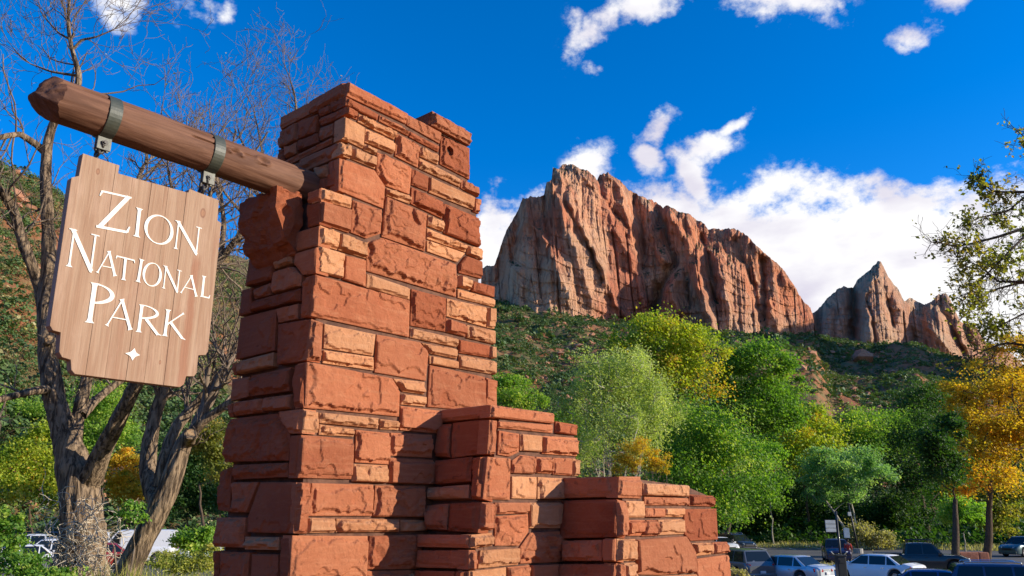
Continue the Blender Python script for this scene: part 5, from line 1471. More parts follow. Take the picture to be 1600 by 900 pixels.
# tree standing just outside the frame on the right: its branches reach into the sky
def overhang():
    rs = np.random.RandomState(21); Yo = 13.0
    b = P(1860, 800, Yo); gz = float(H(b[0], b[1])); base = np.array([b[0], b[1], gz])
    root = tag(empty('ash_tree', base), 'near tree whose yellowing leafy branches hang into the upper right', 'tree')
    V, F, no = [], [], 0
    main = [np.array([b[0], b[1], gz - .3]), P(1850, 700, Yo), P(1835, 500, Yo), P(1790, 330, Yo), P(1760, 200, Yo), P(1740, 60, Yo)]
    limbs = [[(1835, 520), (1740, 480), (1660, 455), (1600, 440), (1545, 455), (1500, 500)], [(1800, 350), (1700, 340), (1620, 350), (1560, 370), (1500, 385), (1455, 378)], [(1780, 300), (1680, 300), (1610, 300), (1550, 300), (1528, 272)],
             [(1600, 440), (1560, 440), (1530, 415), (1490, 400)], [(1850, 600), (1740, 575), (1640, 545), (1570, 535), (1510, 560)], [(1770, 240), (1680, 240), (1620, 230), (1590, 205)], [(1660, 455), (1600, 490), (1560, 510), (1535, 505)], [(1620, 350), (1575, 395), (1530, 440), (1505, 470)], [(1610, 300), (1575, 330), (1530, 340), (1508, 352)]]
    def add(p, r, n=8):
        nonlocal no
        v, f = tube(p, r, n); V.append(v); F.append(f + no); no += len(v)
    m = np.array(main); add(m, np.linspace(.28, .12, len(m)), 14)
    ends = []; tw = []
    for k, l in enumerate(limbs):
        p = np.array([P(x, y, Yo + rs.uniform(-.25, .25) + .12 * k * (-1) ** k) for x, y in l])
        s = np.linspace(0, len(p) - 1, 26); p = np.stack([np.interp(s, np.arange(len(p)), p[:, q]) for q in range(3)], 1)
        p[1:-1] = .25 * p[:-2] + .5 * p[1:-1] + .25 * p[2:]
        r0 = .05 if l[0][0] > 1700 else .022
        add(p, np.linspace(r0, .005, 26), 7)
        for j in range(26):
            px = 800 + FPX * (p[j][0]) / ((p[j] - EYEP) @ FW)
            for _ in range(3 if px < 1640 else 1):
                if rs.rand() < .75:
                    d = p[min(j + 1, 25)] - p[j - 1 if j else 0]; d /= np.linalg.norm(d) + 1e-9
                    twigs(p[j], d * .6 + rs.normal(size=3) * .55 + np.array([0, 0, -.05]), rs.uniform(.18, .5), .006, 1, rs, tw, .2, -.02)
    for p, r in tw: add(p, np.maximum(r, .003), 4)
    link('trunk', npmesh('trunk', np.concatenate(V) - base, np.concatenate(F)), MATS['bark_dark'], root)
    e = np.concatenate([p[2:] for p, r in tw])
    e = e[pn(e[:, 0] * 1.6, e[:, 1] * 1.6, e[:, 2] * 1.6, 4) + rs.normal(size=len(e)) * .25 > .12]
    e = np.repeat(e, 2, 0) + rs.normal(size=(len(e) * 2, 3)) * .035
    tt = .45 + .5 * pn(e[:, 0] * .9, e[:, 1] * .9, e[:, 2] * .9, 8) + rs.normal(size=len(e)) * .18
    v, f, ti = leaves(e, .075, rs, .2, .65, tt)
    link('crown', npmesh('crown', v - base, f, False, ti), MATS['leaf_olive'], root)
overhang()

# ------------------------------------------------------------------ grass, dry vines (uncountable)
def blades(name, n, area, hgt, mat, seed, wid=.012, lean=.35, dens=None):
    rs = np.random.RandomState(seed)
    (a0, a1), (r0, r1) = area
    ph = np.radians(rs.uniform(a0, a1, n)); r = np.sqrt(rs.uniform(r0 ** 2, r1 ** 2, n))
    x, y = r * np.sin(ph), r * np.cos(ph)
    if dens is not None:
        k = pn(x * dens, y * dens, 0, seed) > -.12 + rs.normal(size=n) * .2; x, y = x[k], y[k]
    n = len(x); z = H(x, y)
    h = rs.uniform(.5, 1.2, n) * hgt * (1 + .5 * pn(x * .7, y * .7, 0, seed + 3)); d = rs.normal(size=(n, 2)) * lean * h[:, None]; an = rs.uniform(0, math.pi, n)
    w = np.stack([np.cos(an), np.sin(an), 0 * an], 1) * wid
    b = np.stack([x, y, z - .02], 1); m = b + np.column_stack([d * .35, h * .6]); t_ = b + np.column_stack([d, h])
    v = np.stack([b - w, b + w, m + w * .7, m - w * .7, t_], 1).reshape(-1, 3); o = np.arange(n)[:, None] * 5
    f = np.concatenate([o + [0, 1, 2], o + [0, 2, 3], o + [3, 2, 4]])
    ti = np.repeat(rs.uniform(0, 1, n), 5)
    ob = link(name, npmesh(name, v, f, False, ti), MATS[mat]); ob['kind'] = 'stuff'
blades('tall_grass', 26000, ((-36, -12), (7, 17)), .62, 'leaf_straw', 31, .011, .3)
blades('dry_grass', 15000, ((-38, -10), (8, 20)), .55, 'leaf_dry', 32, .009, .5)
blades('dry_grass', 16000, ((10, 42), (54, 64)), .38, 'leaf_dry', 33, .03, .4, .25)
blades('dry_grass', 15000, ((4, 42), (98, 112)), .55, 'leaf_dry', 34, .05, .5, .2)
blades('tall_grass', 9000, ((-36, -10), (17, 36)), .6, 'leaf_straw', 35, .02, .35, .3)
def vines():
    rs = np.random.RandomState(44); V, F, no = [], [], 0
    for k in range(260):
        u = rs.uniform(0, 1); c = P(126 + rs.normal() * 34, 905 - 125 * u ** 1.3, Y1 - .35 - rs.uniform(0, .5))
        d = rs.normal(size=3) + np.array([0, 0, .5]); out = []
        twigs(c, d, rs.uniform(.25, .6), .0065, 0, rs, out, .55, -.1)
        v, f = tube(out[0][0], out[0][1], 4); V.append(v); F.append(f + no); no += len(v)
    o = link('dry_vines', npmesh('dry_vines', np.concatenate(V), np.concatenate(F)), simple('vine_dry', (.68, .58, .44), .9, c2=(.5, .42, .31), scale=8)); o['kind'] = 'stuff'
vines()
# ------------------------------------------------------------------ vehicles
def paint(name, c, metal=0.0, rough=0.35):
    m, nt, b = principled(name)
    b.inputs['Base Color'].default_value = (*c, 1); b.inputs['Roughness'].default_value = rough; b.inputs['Metallic'].default_value = metal
    b.inputs['Coat Weight'].default_value = 0.8; b.inputs['Coat Roughness'].default_value = 0.06
    g = nt.new('ShaderNodeNewGeometry').outputs['Position']
    bump(nt, b, nt.noise(g, 3.0, 3), 0.03, 0.02)
for n_, c_, mt_ in (('paint_silver', (.42, .47, .52), .5), ('paint_white', (.78, .79, .80), 0), ('paint_grey', (.10, .11, .125), .3), ('paint_black', (.012, .013, .015), 0), ('paint_purple', (.035, .025, .06), .2), ('paint_blue', (.02, .05, .19), .3), ('paint_navy', (.018, .035, .10), .2), ('paint_teal', (.04, .09, .10), .3), ('paint_red', (.30, .03, .02), .1)):
    paint(n_, c_, mt_)
def glassy():
    m, nt, b = principled('car_glass')
    b.inputs['Base Color'].default_value = (.012, .016, .018, 1); b.inputs['Roughness'].default_value = .03; b.inputs['Specular IOR Level'].default_value = .45
glassy()
simple('rubber', (.022, .022, .023), .8); simple('black_trim', (.02, .02, .021), .5); simple('chrome', (.75, .76, .77), .18, 1.0, c2=(.65, .66, .67))
simple('rim_alloy', (.45, .46, .48), .35, .8, c2=(.3, .3, .32)); simple('tail_red', (.55, .02, .02), .15, c2=(.42, .012, .012), coat=.6); simple('head_lens', (.72, .75, .78), .1, c2=(.5, .53, .56), coat=.6); simple('plate_white', (.62, .64, .66), .5)
KIND = dict(   # length, width, height, hood x/z, belt, windshield base/top x, rear top/base x, deck z, wheel r
    sedan=dict(L=4.85, W=1.84, H=1.45, belt=.93, hood=.92, nose=.70, deck=1.06, tail=.92, A=1.28, B=.42, Cc=-1.05, Dd=-1.82, r=.335, clr=.20),
    suv=dict(L=4.75, W=1.90, H=1.72, belt=1.08, hood=1.08, nose=.86, deck=1.10, tail=1.0, A=1.32, B=.62, Cc=-1.85, Dd=-2.22, r=.37, clr=.24),
    pickup=dict(L=5.5, W=1.95, H=1.85, belt=1.16, hood=1.16, nose=.95, deck=1.16, tail=1.12, A=1.30, B=.72, Cc=-.75, Dd=-.92, r=.40, clr=.30),
    van=dict(L=5.2, W=2.0, H=2.15, belt=1.12, hood=1.14, nose=.85, deck=1.15, tail=1.05, A=1.75, B=.90, Cc=-2.45, Dd=-2.55, r=.36, clr=.22))
def car(name, label, kind, mat, loc, heading, cat='car', rails=False, roof_load=False, glass_sides=True, group=None, grille='plain', zg=None):
    k = KIND[kind]; L, Wd, Hh = k['L'], k['W'], k['H']; hw = Wd / 2
    z0 = float(H(loc[0], loc[1])) if zg is None else zg
    root = tag(empty(name, (loc[0], loc[1], z0), heading), label, cat, group)
    PM = MATS[mat]
    xf, xr = L / 2, -L / 2
    xw = (L * .5 - .95, -L * .5 + 1.02); r = k['r']
    xs = np.unique(np.round(np.concatenate([np.linspace(xr, xf, 60), [xw[0] - r - .06, xw[0] + r + .06, xw[1] - r - .06, xw[1] + r + .06, k['A'], k['Dd']], xf - np.array([0, .03, .08, .16]), xr + np.array([0, .03, .08, .16])]), 3))
    def top(x):
        return np.interp(x, [xr, xr + .10, k['Dd'] - .04, k['Dd'], k['A'], k['A'] + .05, xf - .5, xf - .12, xf], [k['tail'] - .10, k['tail'] + .02, k['deck'], k['belt'], k['belt'], k['hood'], (k['hood'] + k['nose']) / 2 + .06, k['nose'], k['nose'] - .14])
    rows = []
    for x in xs:
        zb = k['clr']
        for w in xw:
            if abs(x - w) < r + .06: zb = max(zb, r + math.sqrt(max(0, (r + .06) ** 2 - (x - w) ** 2)))
        e = min(1, (xf - x) / .55) if x > 0 else min(1, (x - xr) / .40)
        wf = 1 - .20 * (1 - math.sqrt(max(0, 1 - (1 - e) ** 2)))
        zt = float(top(x)); zb = min(zb, zt - .14); zm = zb + (zt - zb) * .45
        prof = [(.90, zb), (1.0, zb + .07), (1.0, zm), (.985, zt - .10), (.94, zt - .025), (.80, zt), (.40, zt + .018), (0, zt + .022)]
        half = [(hw * wf * a, z) for a, z in prof]
        rows.append([(x, -y, z) for y, z in half] + [(x, y, z) for y, z in half[-2::-1]])
    V = np.array(rows); m, n, _ = V.shape
    F = [tuple(q) for q in grid_faces(m, n)]
    F += [tuple(range(n)), tuple(range((m - 1) * n, m * n))[::-1]] + [(i * n, (i + 1) * n, (i + 1) * n + n - 1, i * n + n - 1) for i in range(m - 1)]
    # cabin, drawn up from the belt line
    mb = MB(); mb.add(V.reshape(-1, 3), F)
    zb_, ht = k['belt'] - .06, Hh
    cw0, cw1 = hw * .93, hw * (.74 if kind != 'van' else .86)
    st = [(k['A'] + .02, 0), (k['B'], .94), (k['B'] - .3, .985), ((k['B'] + k['Cc']) / 2, 1.0), (k['Cc'] + .3, .985), (k['Cc'], .94), (k['Dd'] - .02, 0)]
    cab = []
    for x, q in st:
        z = zb_ + (ht - zb_) * q; w = cw0 + (cw1 - cw0) * min(1, q * 1.02)
        zs = [zb_, zb_ + (z - zb_) * .5, z - .05 * (q > 0), z - .008 * (q > 0), z + .012]
        ys = [cw0, cw0 + (w - cw0) * .5 * 1.0, w, w * .90, w * .5]
        half = [(y, zz) for y, zz in zip(ys, zs)]
        cab.append([(x, -y, zz) for y, zz in half] + [(x, 0, z + .02 * (q > 0))] + [(x, y, zz) for y, zz in half[::-1]])
    cab = np.array(cab); mb.add(cab.reshape(-1, 3), grid_faces(*cab.shape[:2]))
    o = mb.build('body', PM, root, smooth=True)
    o.data.set_sharp_from_angle(angle=rad(38))
    def quad_panel(nm, a, b, c, d, mat_, off=.012, par=root, ins=0.0):
        a, b, c, d = (np.array(q, float) for q in (a, b, c, d)); cen = (a + b + c + d) / 4
        nn = np.cross(b - a, d - a); nn /= np.linalg.norm(nn)
        if nn @ (cen - np.array([cen[0] * .3, 0, k['belt'] * .6])) < 0: nn = -nn
        pts = [q + (cen - q) * ins + nn * off for q in (a, b, c, d)]
        return MB().prism(pts, -nn * (off + .02)).build(nm, MATS[mat_], par, bevel=.006, seg=1)
    zt_ = lambda q: zb_ + (ht - zb_) * q
    A, B, Cc, Dd = k['A'], k['B'], k['Cc'], k['Dd']
    wy = lambda q: cw0 + (cw1 - cw0) * q
    fx = lambda q: A + (B - A) * q / .94; rx = lambda q: Dd + (Cc - Dd) * q / .94
    quad_panel('windshield', (fx(.10), -wy(.1) * .95, zt_(.10)), (fx(.10), wy(.1) * .95, zt_(.10)), (fx(.88), wy(.88) * .93, zt_(.88)), (fx(.88), -wy(.88) * .93, zt_(.88)), 'car_glass', .02)
    if kind != 'van':
        quad_panel('rear_window', (rx(.14), -wy(.1) * .90, zt_(.14)), (rx(.14), wy(.1) * .90, zt_(.14)), (rx(.86), wy(.86) * .86, zt_(.86)), (rx(.86), -wy(.86) * .86, zt_(.86)), 'car_glass', .02)
    cuts = {'sedan': [(A - .25, .02), (-.05, -.93), (-1.0, Dd + .30)], 'suv': [(A - .25, .05), (-.03, -.92), (-1.0, Dd + .26)], 'pickup': [(A - .25, .16), (.08, Dd + .14)], 'van': [(A - .35, .65)]}[kind]
    for s in (-1, 1):
        for xa, xb in cuts:
            q0, q1 = .12, .86
            def lim(x, q): return min(max(x, rx(q) + .10), fx(q) - .10)
            p = [(lim(xa, q0), s * wy(q0), zt_(q0)), (lim(xb, q0), s * wy(q0), zt_(q0)), (lim(xb, q1), s * wy(q1), zt_(q1)), (lim(xa, q1), s * wy(q1), zt_(q1))]
            quad_panel('side_window', *p, 'car_glass', .014)
        mb = MB(); mb.box((A - .32, s * (hw + .02), k['belt'] - .02), (A - .14, s * (hw + .20), k['belt'] + .13)); mb.build('mirror', PM, root, bevel=.03)
        for xa, xb in cuts[:2]:
            MB().box(((xb + .05), s * (hw - .004), k['belt'] - .17), (xb + .22, s * (hw + .018), k['belt'] - .135)).build('door_handle', MATS['chrome'] if mat != 'paint_black' else MATS['black_trim'], root, bevel=.006, seg=1)
        hz = k['nose'] - .12
        quad_panel('headlight', (xf - .03, s * hw * .52, hz), (xf - .28, s * hw * .93, hz + .04), (xf - .33, s * hw * .93, hz + .15), (xf - .07, s * hw * .52, hz + .12), 'head_lens', .03)
        tz = k['tail'] - .22
        if kind in ('suv', 'van', 'pickup'):
            quad_panel('taillight', (xr + .02, s * hw * .70, tz - .1), (xr + .14, s * hw * .93, tz - .1), (xr + .16, s * hw * .92, tz + .22), (xr + .05, s * hw * .70, tz + .22), 'tail_red', .03)
        else:
            quad_panel('taillight', (xr + .0, s * hw * .38, tz + .0), (xr + .17, s * hw * .965, tz + .0), (xr + .20, s * hw * .965, tz + .17), (xr + .03, s * hw * .38, tz + .13), 'tail_red', .05)
        for w in xw:
            wb = MB(); a = np.linspace(0, 2 * math.pi, 25)[:-1]
            pr = [(r * .62, .10), (r * .66, .115), (r * .92, .11), (r, .085), (r, -.085), (r * .92, -.11), (r * .6, -.11)]
            v = [(w + q * math.cos(t_), s * (hw - .105) + s * y, r + q * math.sin(t_)) for t_ in a for q, y in pr]
            wheel = wb.add(v, grid_faces(24, 7) if 0 else [(i * 7 + j, i * 7 + j + 1, ((i + 1) % 24) * 7 + j + 1, ((i + 1) % 24) * 7 + j) for i in range(24) for j in range(6)]).build('wheel', MATS['rubber'], root, smooth=True)
            rb = MB(); yc = s * (hw - .02)
            rb.prism([(w + r * .62 * math.cos(t_), yc - s * .055, r + r * .62 * math.sin(t_)) for t_ in a], (0, s * .01, 0))
            for q in range(5):
                t_ = q * 2 * math.pi / 5; d = np.array([math.cos(t_), 0, math.sin(t_)]); e = np.array([-d[2], 0, d[0]])
                c0 = np.array([w, yc - s * .045, r]); rb.prism([c0 + d * .04 - e * .04, c0 + d * r * .60 - e * .03, c0 + d * r * .60 + e * .03, c0 + d * .04 + e * .04], (0, s * .03, 0))
            rb.build('rim', MATS['rim_alloy'], wheel)
            ar = MB(); ar.prism([(w + (r + .055) * math.cos(t_), s * (hw - .24), r + (r + .055) * math.sin(t_)) for t_ in np.linspace(0, math.pi, 14)], (0, s * .02, 0)); ar.build('wheel_arch', MATS['black_trim'], root)
    fb = MB(); fb.box((xf - .10, -hw * .86, k['clr'] + .02), (xf + .045, hw * .86, k['clr'] + .26)); fb.build('front_bumper', PM if kind != 'pickup' else MATS['chrome'], root, bevel=.05)
    rbm = MB(); rbm.box((xr - .05, -hw * .88, k['clr'] + .05), (xr + .12, hw * .88, k['clr'] + .30)); rbm.build('rear_bumper', PM, root, bevel=.05)
    MB().box((xf - .02, -hw * .44, k['nose'] - .28), (xf + .03, hw * .44, k['nose'] - .10)).build('grille', MATS['black_trim'], root, bevel=.015)
    if grille == 'v':
        g = MB()
        for s in (-1, 1): g.prism([(xf + .03, s * hw * .62, k['nose'] - .06), (xf + .03, s * hw * .50, k['nose'] - .06), (xf + .03, s * hw * .20, k['nose'] - .34), (xf + .03, s * hw * .26, k['nose'] - .40)], (.03, 0, 0))
        g.box((xf + .03, -hw * .2, k['nose'] - .40), (xf + .058, hw * .2, k['nose'] - .35)); g.build('grille_trim', MATS['chrome'], root)
        e = MB(); e.prism([(xf + .03, .08 * math.cos(t_), k['nose'] - .19 + .08 * math.sin(t_)) for t_ in np.linspace(0, 2 * math.pi, 17)[:-1]], (.03, 0, 0)); e.build('emblem', MATS['chrome'], root)
    MB().box((xr - .066, -.16, k['clr'] + (.30 if kind == 'suv' else .36)), (xr - .035 + .08, .16, k['clr'] + (.43 if kind == 'suv' else .49))).build('licence_plate', MATS['plate_white'], root)
    if kind == 'sedan':
        MB().box((xr - .012, -hw * .42, k['tail'] - .14), (xr + .05, hw * .42, k['tail'] - .11)).build('trunk_trim', MATS['chrome'], root)
    if kind == 'pickup':
        bed = MB(); bed.box((xr + .08, -hw * .80, k['deck'] + .01), (Dd - .12, hw * .80, k['deck'] + .05)); bed.build('bed_cover', MATS['black_trim'], root, bevel=.01)
    if rails:
        for s in (-1, 1):
            mb = MB(); y = s * cw1 * .88; z = ht
            mb.tube([(B - .25, y, z - .02), (B - .32, y, z + .06), (0, y, z + .085), (Cc + .32, y, z + .06), (Cc + .25, y, z - .02)], .022, 6); mb.build('roof_rail', MATS['chrome'], root, smooth=True)
    if roof_load:
        mb = MB()
        for s in (-1, 1): mb.tube([(B - .1, s * cw1 * .9, ht + .16), (Cc + .1, s * cw1 * .9, ht + .16)], .03, 6)
        for x in np.linspace(B - .1, Cc + .1, 5): mb.tube([(x, -cw1 * .9, ht + .16), (x, cw1 * .9, ht + .16)], .025, 6)
        for x in (B - .1, Cc + .1):
            for s in (-1, 1): mb.tube([(x, s * cw1 * .9, ht - .02), (x, s * cw1 * .9, ht + .17)], .025, 6)
        mb.build('roof_rack', MATS['black_trim'], root)
    return root
def heading(dx, dy): return math.atan2(dy, dx)
def at(px, Y): q = P(px, 800, Y); return (q[0], q[1])
GR = 'vehicles in the right parking lot'
car('parked_car', 'silver blue sedan seen from its rear corner beside the lowest pier', 'sedan', 'paint_silver', at(1222, 45.5), heading(-.58, .81), group=GR)
car('parked_car', 'white sedan seen from its rear corner behind the black bin', 'sedan', 'paint_white', at(1358, 46.5), heading(-.66, .75), group=GR)
car('parked_suv', 'dark grey suv facing away, half hidden by the lowest pier', 'suv', 'paint_grey', at(1146, 47), heading(-.30, .95), 'suv', group=GR)
car('parked_suv', 'purplish black suv facing the camera with a silver v-shaped grille', 'suv', 'paint_purple', at(1300, 66), heading(-.28, -.96), 'suv', group=GR, grille='v')
car('pickup_truck', 'black pickup with a loaded roof rack behind the white sedan', 'pickup', 'paint_black', at(1428, 53), heading(.93, -.36), 'pickup', group=GR, roof_load=True)
car('parked_car', 'deep blue sedan in front at the bottom edge, windshield reflecting', 'sedan', 'paint_blue', at(1452, 33.5), heading(.90, -.43), group=GR)
car('parked_suv', 'navy suv with silver roof rails in the lower right corner', 'suv', 'paint_navy', at(1562, 32.5), heading(.93, -.36), 'suv', group=GR, rails=True)
car('parked_car', 'teal dark car across the road at the right edge', 'suv', 'paint_teal', at(1592, 74), heading(-.9, -.4), 'car', group=GR)
car('parked_suv', 'black suv far across the road just right of the lowest pier', 'suv', 'paint_black', at(1146, 84), heading(.3, -.95), 'suv', group=GR, rails=True)
car('parked_car', 'white car far across the road peeking past the lowest pier', 'sedan', 'paint_white', at(1122, 82), heading(.2, -.97), group=GR)
GL = 'vehicles in the left parking lot'
zl = .47
car('cargo_van', 'white cargo van facing left behind the leaning bare tree', 'van', 'paint_white', at(216, 54), heading(-.97, -.25), 'van', group=GL, zg=zl)
car('parked_suv', 'grey suv whose roof shows above the white van', 'suv', 'paint_grey', at(225, 65), heading(-.95, -.3), 'suv', group=GL, rails=True, zg=zl)
car('parked_car', 'dark red-lit hatchback seen from behind right of the van', 'suv', 'paint_black', at(284, 60), heading(.35, .94), 'car', group=GL, zg=zl)
car('parked_suv', 'silver suv nearest the pillar in the left lot', 'suv', 'paint_silver', at(318, 58), heading(.3, .95), 'suv', group=GL, zg=zl)
car('pickup_truck', 'white pickup at the far left behind the leafy shrub', 'pickup', 'paint_white', at(62, 55), heading(-.95, -.3), 'pickup', group=GL, zg=zl)
car('pickup_truck', 'white utility truck with a ladder rack behind the thick trunk', 'pickup', 'paint_white', at(160, 62), heading(-.95, -.3), 'pickup', group=GL, roof_load=True, zg=zl)
car('parked_car', 'blue car at the left edge of the left lot', 'sedan', 'paint_blue', at(20, 58), heading(-.9, -.42), group=GL, zg=zl)
car('parked_suv', 'dark suv far back in the left lot', 'suv', 'paint_navy', at(60, 70), heading(-.95, -.3), 'suv', group=GL, zg=zl)
car('parked_car', 'red car glimpsed low beside the thick trunk', 'sedan', 'paint_red', at(158, 50), heading(-.9, -.4), group=GL, zg=zl)

car('parked_car', 'white sedan low beside the leafy corner shrub', 'sedan', 'paint_white', at(42, 47), heading(-.9, -.43), group=GL, zg=zl)
car('parked_suv', 'white suv just left of the thick bare trunk', 'suv', 'paint_white', at(92, 49), heading(-.93, -.37), 'suv', group=GL, zg=zl, rails=True)
car('parked_car', 'silver sedan between the thick trunk and the white van', 'sedan', 'paint_silver', at(172, 70), heading(-.95, -.3), group=GL, zg=zl)
car('parked_suv', 'dark grey suv at the back of the left lot above the van roof end', 'suv', 'paint_grey', at(262, 68), heading(-.95, -.3), 'suv', group=GL, zg=zl)
# ------------------------------------------------------------------ lot furniture
simple('post_black', (.018, .02, .02), .5, coat=.2); simple('sign_pale', (.66, .68, .62), .6); simple('sign_blue', (.32, .42, .48), .6); simple('redstone_block', (.36, .14, .085), .9, c2=(.27, .10, .06), scale=3, bmp=.6, bscale=9, bdist=.05)
g = at(1306, 43)
sp = tag(empty('sign_post', (*g, 0)), 'slim black sign post carrying a pale three-panel sign', 'sign post')
MB().tube([(0, 0, 0), (0, 0, 3.7)], .055, 10).build('pole', MATS['post_black'], sp, smooth=True)
hp = MB()
for k in range(3):
    MB().box((-.62, -.05, 2.67 + k * .20), (-.10, -.01, 2.85 + k * .20)).build('sign_panel', MATS['sign_pale'], sp, bevel=.01)
MB().box((-.64, -.008, 2.62), (-.06, .02, 3.28)).build('sign_frame', MATS['post_black'], sp)
MB().box((.28, -.03, 2.38), (.58, .0, 2.86)).build('sign_panel', MATS['sign_blue'], sp, bevel=.01)
MB().tube([(0, 0, 2.6), (.30, 0, 2.6)], .02, 6).build('bracket', MATS['post_black'], sp)
bn = tag(empty('litter_bin', (*at(1305, 42.2), 0)), 'tall black metal bin at the foot of the sign post', 'litter bin')
MB().box((-.22, -.22, .05), (.22, .22, 1.50)).build('body', MATS['post_black'], bn, bevel=.04)
MB().box((-.25, -.25, 1.502), (.25, .25, 1.60)).build('lid', MATS['post_black'], bn, bevel=.03)
MB().box((-.13, -.232, 1.20), (.13, -.221, 1.36)).build('slot', MATS['rubber'], bn)
MB().box((-.20, -.20, 0), (.20, .20, .049)).build('base', MATS['kerb_concrete'], bn)
bl = tag(empty('bollard', (*at(1296, 42.6), 0)), 'short white post left of the black bin', 'bollard')
MB().tube([(0, 0, 0), (0, 0, .82)], .07, 12).build('post', MATS['white_paint'], bl, smooth=True)
MB().tube([(0, 0, .821), (0, 0, .87)], .075, 12).build('cap', MATS['kerb_concrete'], bl)
lp = tag(empty('lamp_post', (*at(1334, 80), 0)), 'leaning black lamp post on a white concrete base', 'lamp post')
MB().tube([(0, 0, 0), (0, 0, .45)], .45, 14).build('base', MATS['kerb_concrete'], lp)
MB().tube([(0, 0, .45), (-.18, 0, 2.2), (-.42, 0, 4.4)], [.11, .09, .07], 10).build('pole', MATS['post_black'], lp, smooth=True)
hd = MB().tube([(-.42, 0, 4.4), (-.44, 0, 4.55), (-.44, 0, 4.62)], [.06, .22, .22], 12).build('lamp_head', MATS['post_black'], lp)
MB().box((-.62, -.16, 3.45), (-.32, .0, 3.8)).build('notice_panel', MATS['sign_pale'], lp)
rb = tag(empty('stone_block', (*at(1506, 60), .0)), 'low reddish stone block between the two dark trunks', 'stone block')
for (x0, x1) in ((-1.05, .32), (.335, 1.05)):
    mb = MB().box((x0, -.55, 0), (x1, .55, .98)); o = mb.build('stone', MATS['redstone_block'], rb, bevel=.09, seg=3)

# ------------------------------------------------------------------ person in red beside the purple car
simple('skin', (.45, .27, .19), .55); simple('cloth_red', (.55, .045, .03), .85, bmp=.2); simple('cloth_pale', (.62, .62, .62), .85, bmp=.2); simple('hair_dark', (.03, .02, .015), .7); simple('shoe_dark', (.04, .04, .045), .6)
def skin_mesh(name, verts, edges, radii, mat, par, root_i=0, sub=2):
    me = bpy.data.meshes.new(name); me.from_pydata(verts, edges, [])
    o = link(name, me, mat, par)
    md = o.modifiers.new('skin', 'SKIN'); md.use_smooth_shade = True
    for i, r_ in enumerate(radii):
        o.data.skin_vertices[0].data[i].radius = (r_, r_) if not isinstance(r_, tuple) else r_
    o.data.skin_vertices[0].data[root_i].use_root = True
    o.modifiers.new('sub', 'SUBSURF').levels = sub; o.modifiers['sub'].render_levels = sub
    return o
pq = at(1319, 64)
pe = tag(empty('person', (*pq, 0), 2.6), 'person in a red top and pale trousers standing beside the purple suv', 'person')
bv = [(0, 0, .95), (0, 0, 1.15), (0, .01, 1.38), (0, 0, 1.47), (0, -.01, 1.54), (0, -.02, 1.63), (0, -.01, 1.71),
      (.10, 0, .90), (.11, -.03, .50), (.11, .02, .09), (.115, -.12, .04), (-.10, 0, .90), (-.12, .04, .50), (-.13, .12, .09), (-.135, -.02, .04),
      (.18, 0, 1.39), (.24, .02, 1.12), (.26, -.08, .88), (.265, -.11, .80), (-.18, 0, 1.39), (-.25, -.03, 1.13), (-.22, -.20, .96), (-.21, -.25, .90)]
be = [(0, 1), (1, 2), (2, 3), (3, 4), (4, 5), (5, 6), (0, 7), (7, 8), (8, 9), (9, 10), (0, 11), (11, 12), (12, 13), (13, 14), (2, 15), (15, 16), (16, 17), (17, 18), (2, 19), (19, 20), (20, 21), (21, 22)]
brd = [.13, .12, .13, .06, .055, .09, .075, .085, .055, .04, .035, .085, .055, .04, .035, .06, .042, .032, .03, .06, .042, .032, .03]
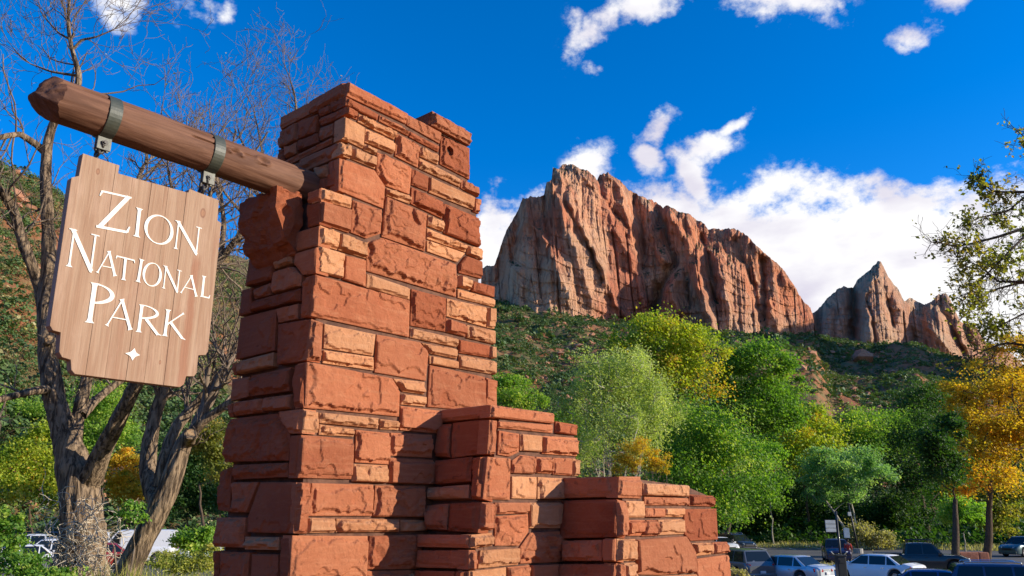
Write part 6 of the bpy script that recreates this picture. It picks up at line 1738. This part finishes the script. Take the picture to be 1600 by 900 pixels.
for sgn, w_ in ((1, 18), (-1, 22)):
    wv = np.array(bv[w_]); base_i = w_
    for q in range(5):
        i0 = len(bv); dxx = (q - 1.5) * .018
        if q < 4: bv += [tuple(wv + [dxx, -.02, -.05]), tuple(wv + [dxx * 1.1, -.035, -.085 - .01 * (q in (1, 2))])]
        else: bv += [tuple(wv + [-sgn * .035, -.03, -.02]), tuple(wv + [-sgn * .045, -.05, -.05])]
        be += [(base_i, i0), (i0, i0 + 1)]; brd += [.010, .008]
skin_mesh('body', bv, be, brd, MATS['skin'], pe)
hd_ = [(0, -.115, 1.635), (0, -.105, 1.59)]
mb = MB(); mb.box((-.012, -.125, 1.615), (.012, -.10, 1.65)); mb.build('nose', MATS['skin'], pe, bevel=.006)
for s in (-1, 1):
    MB().box((s * .032 - .012, -.112, 1.655), (s * .032 + .012, -.098, 1.668)).build('eye', MATS['hair_dark'], pe, bevel=.004)
    MB().box((s * .088 - .01, -.035, 1.61), (s * .088 + .01, .0, 1.67)).build('ear', MATS['skin'], pe, bevel=.008)
MB().box((-.022, -.105, 1.582), (.022, -.092, 1.592)).build('mouth', MATS['tail_red'], pe, bevel=.003)
skin_mesh('hair', [(0, .015, 1.66), (0, .0, 1.73), (0, .05, 1.60)], [(0, 1), (0, 2)], [.094, .075, .06], MATS['hair_dark'], pe)
skin_mesh('shirt', [(0, 0, .93), (0, 0, 1.15), (0, .01, 1.38), (0, 0, 1.45), (.18, 0, 1.39), (.235, .02, 1.14), (.25, -.05, .97), (-.18, 0, 1.39), (-.245, -.03, 1.15), (-.225, -.17, 1.0)], [(0, 1), (1, 2), (2, 3), (2, 4), (4, 5), (5, 6), (2, 7), (7, 8), (8, 9)], [.15, .137, .145, .075, .075, .055, .045, .075, .055, .045], MATS['cloth_red'], pe)
skin_mesh('trousers', [(0, 0, .93), (.10, 0, .86), (.11, -.03, .50), (.11, .02, .12), (-.10, 0, .86), (-.12, .04, .50), (-.13, .12, .12)], [(0, 1), (1, 2), (2, 3), (0, 4), (4, 5), (5, 6)], [.14, .105, .075, .06, .105, .075, .06], MATS['cloth_pale'], pe)
for s, (x, y) in ((1, (.113, -.03)), (-1, (-.132, .07))):
    MB().box((x - .045, y - .15, 0), (x + .045, y + .10, .085)).build('shoe', MATS['shoe_dark'], pe, bevel=.03)
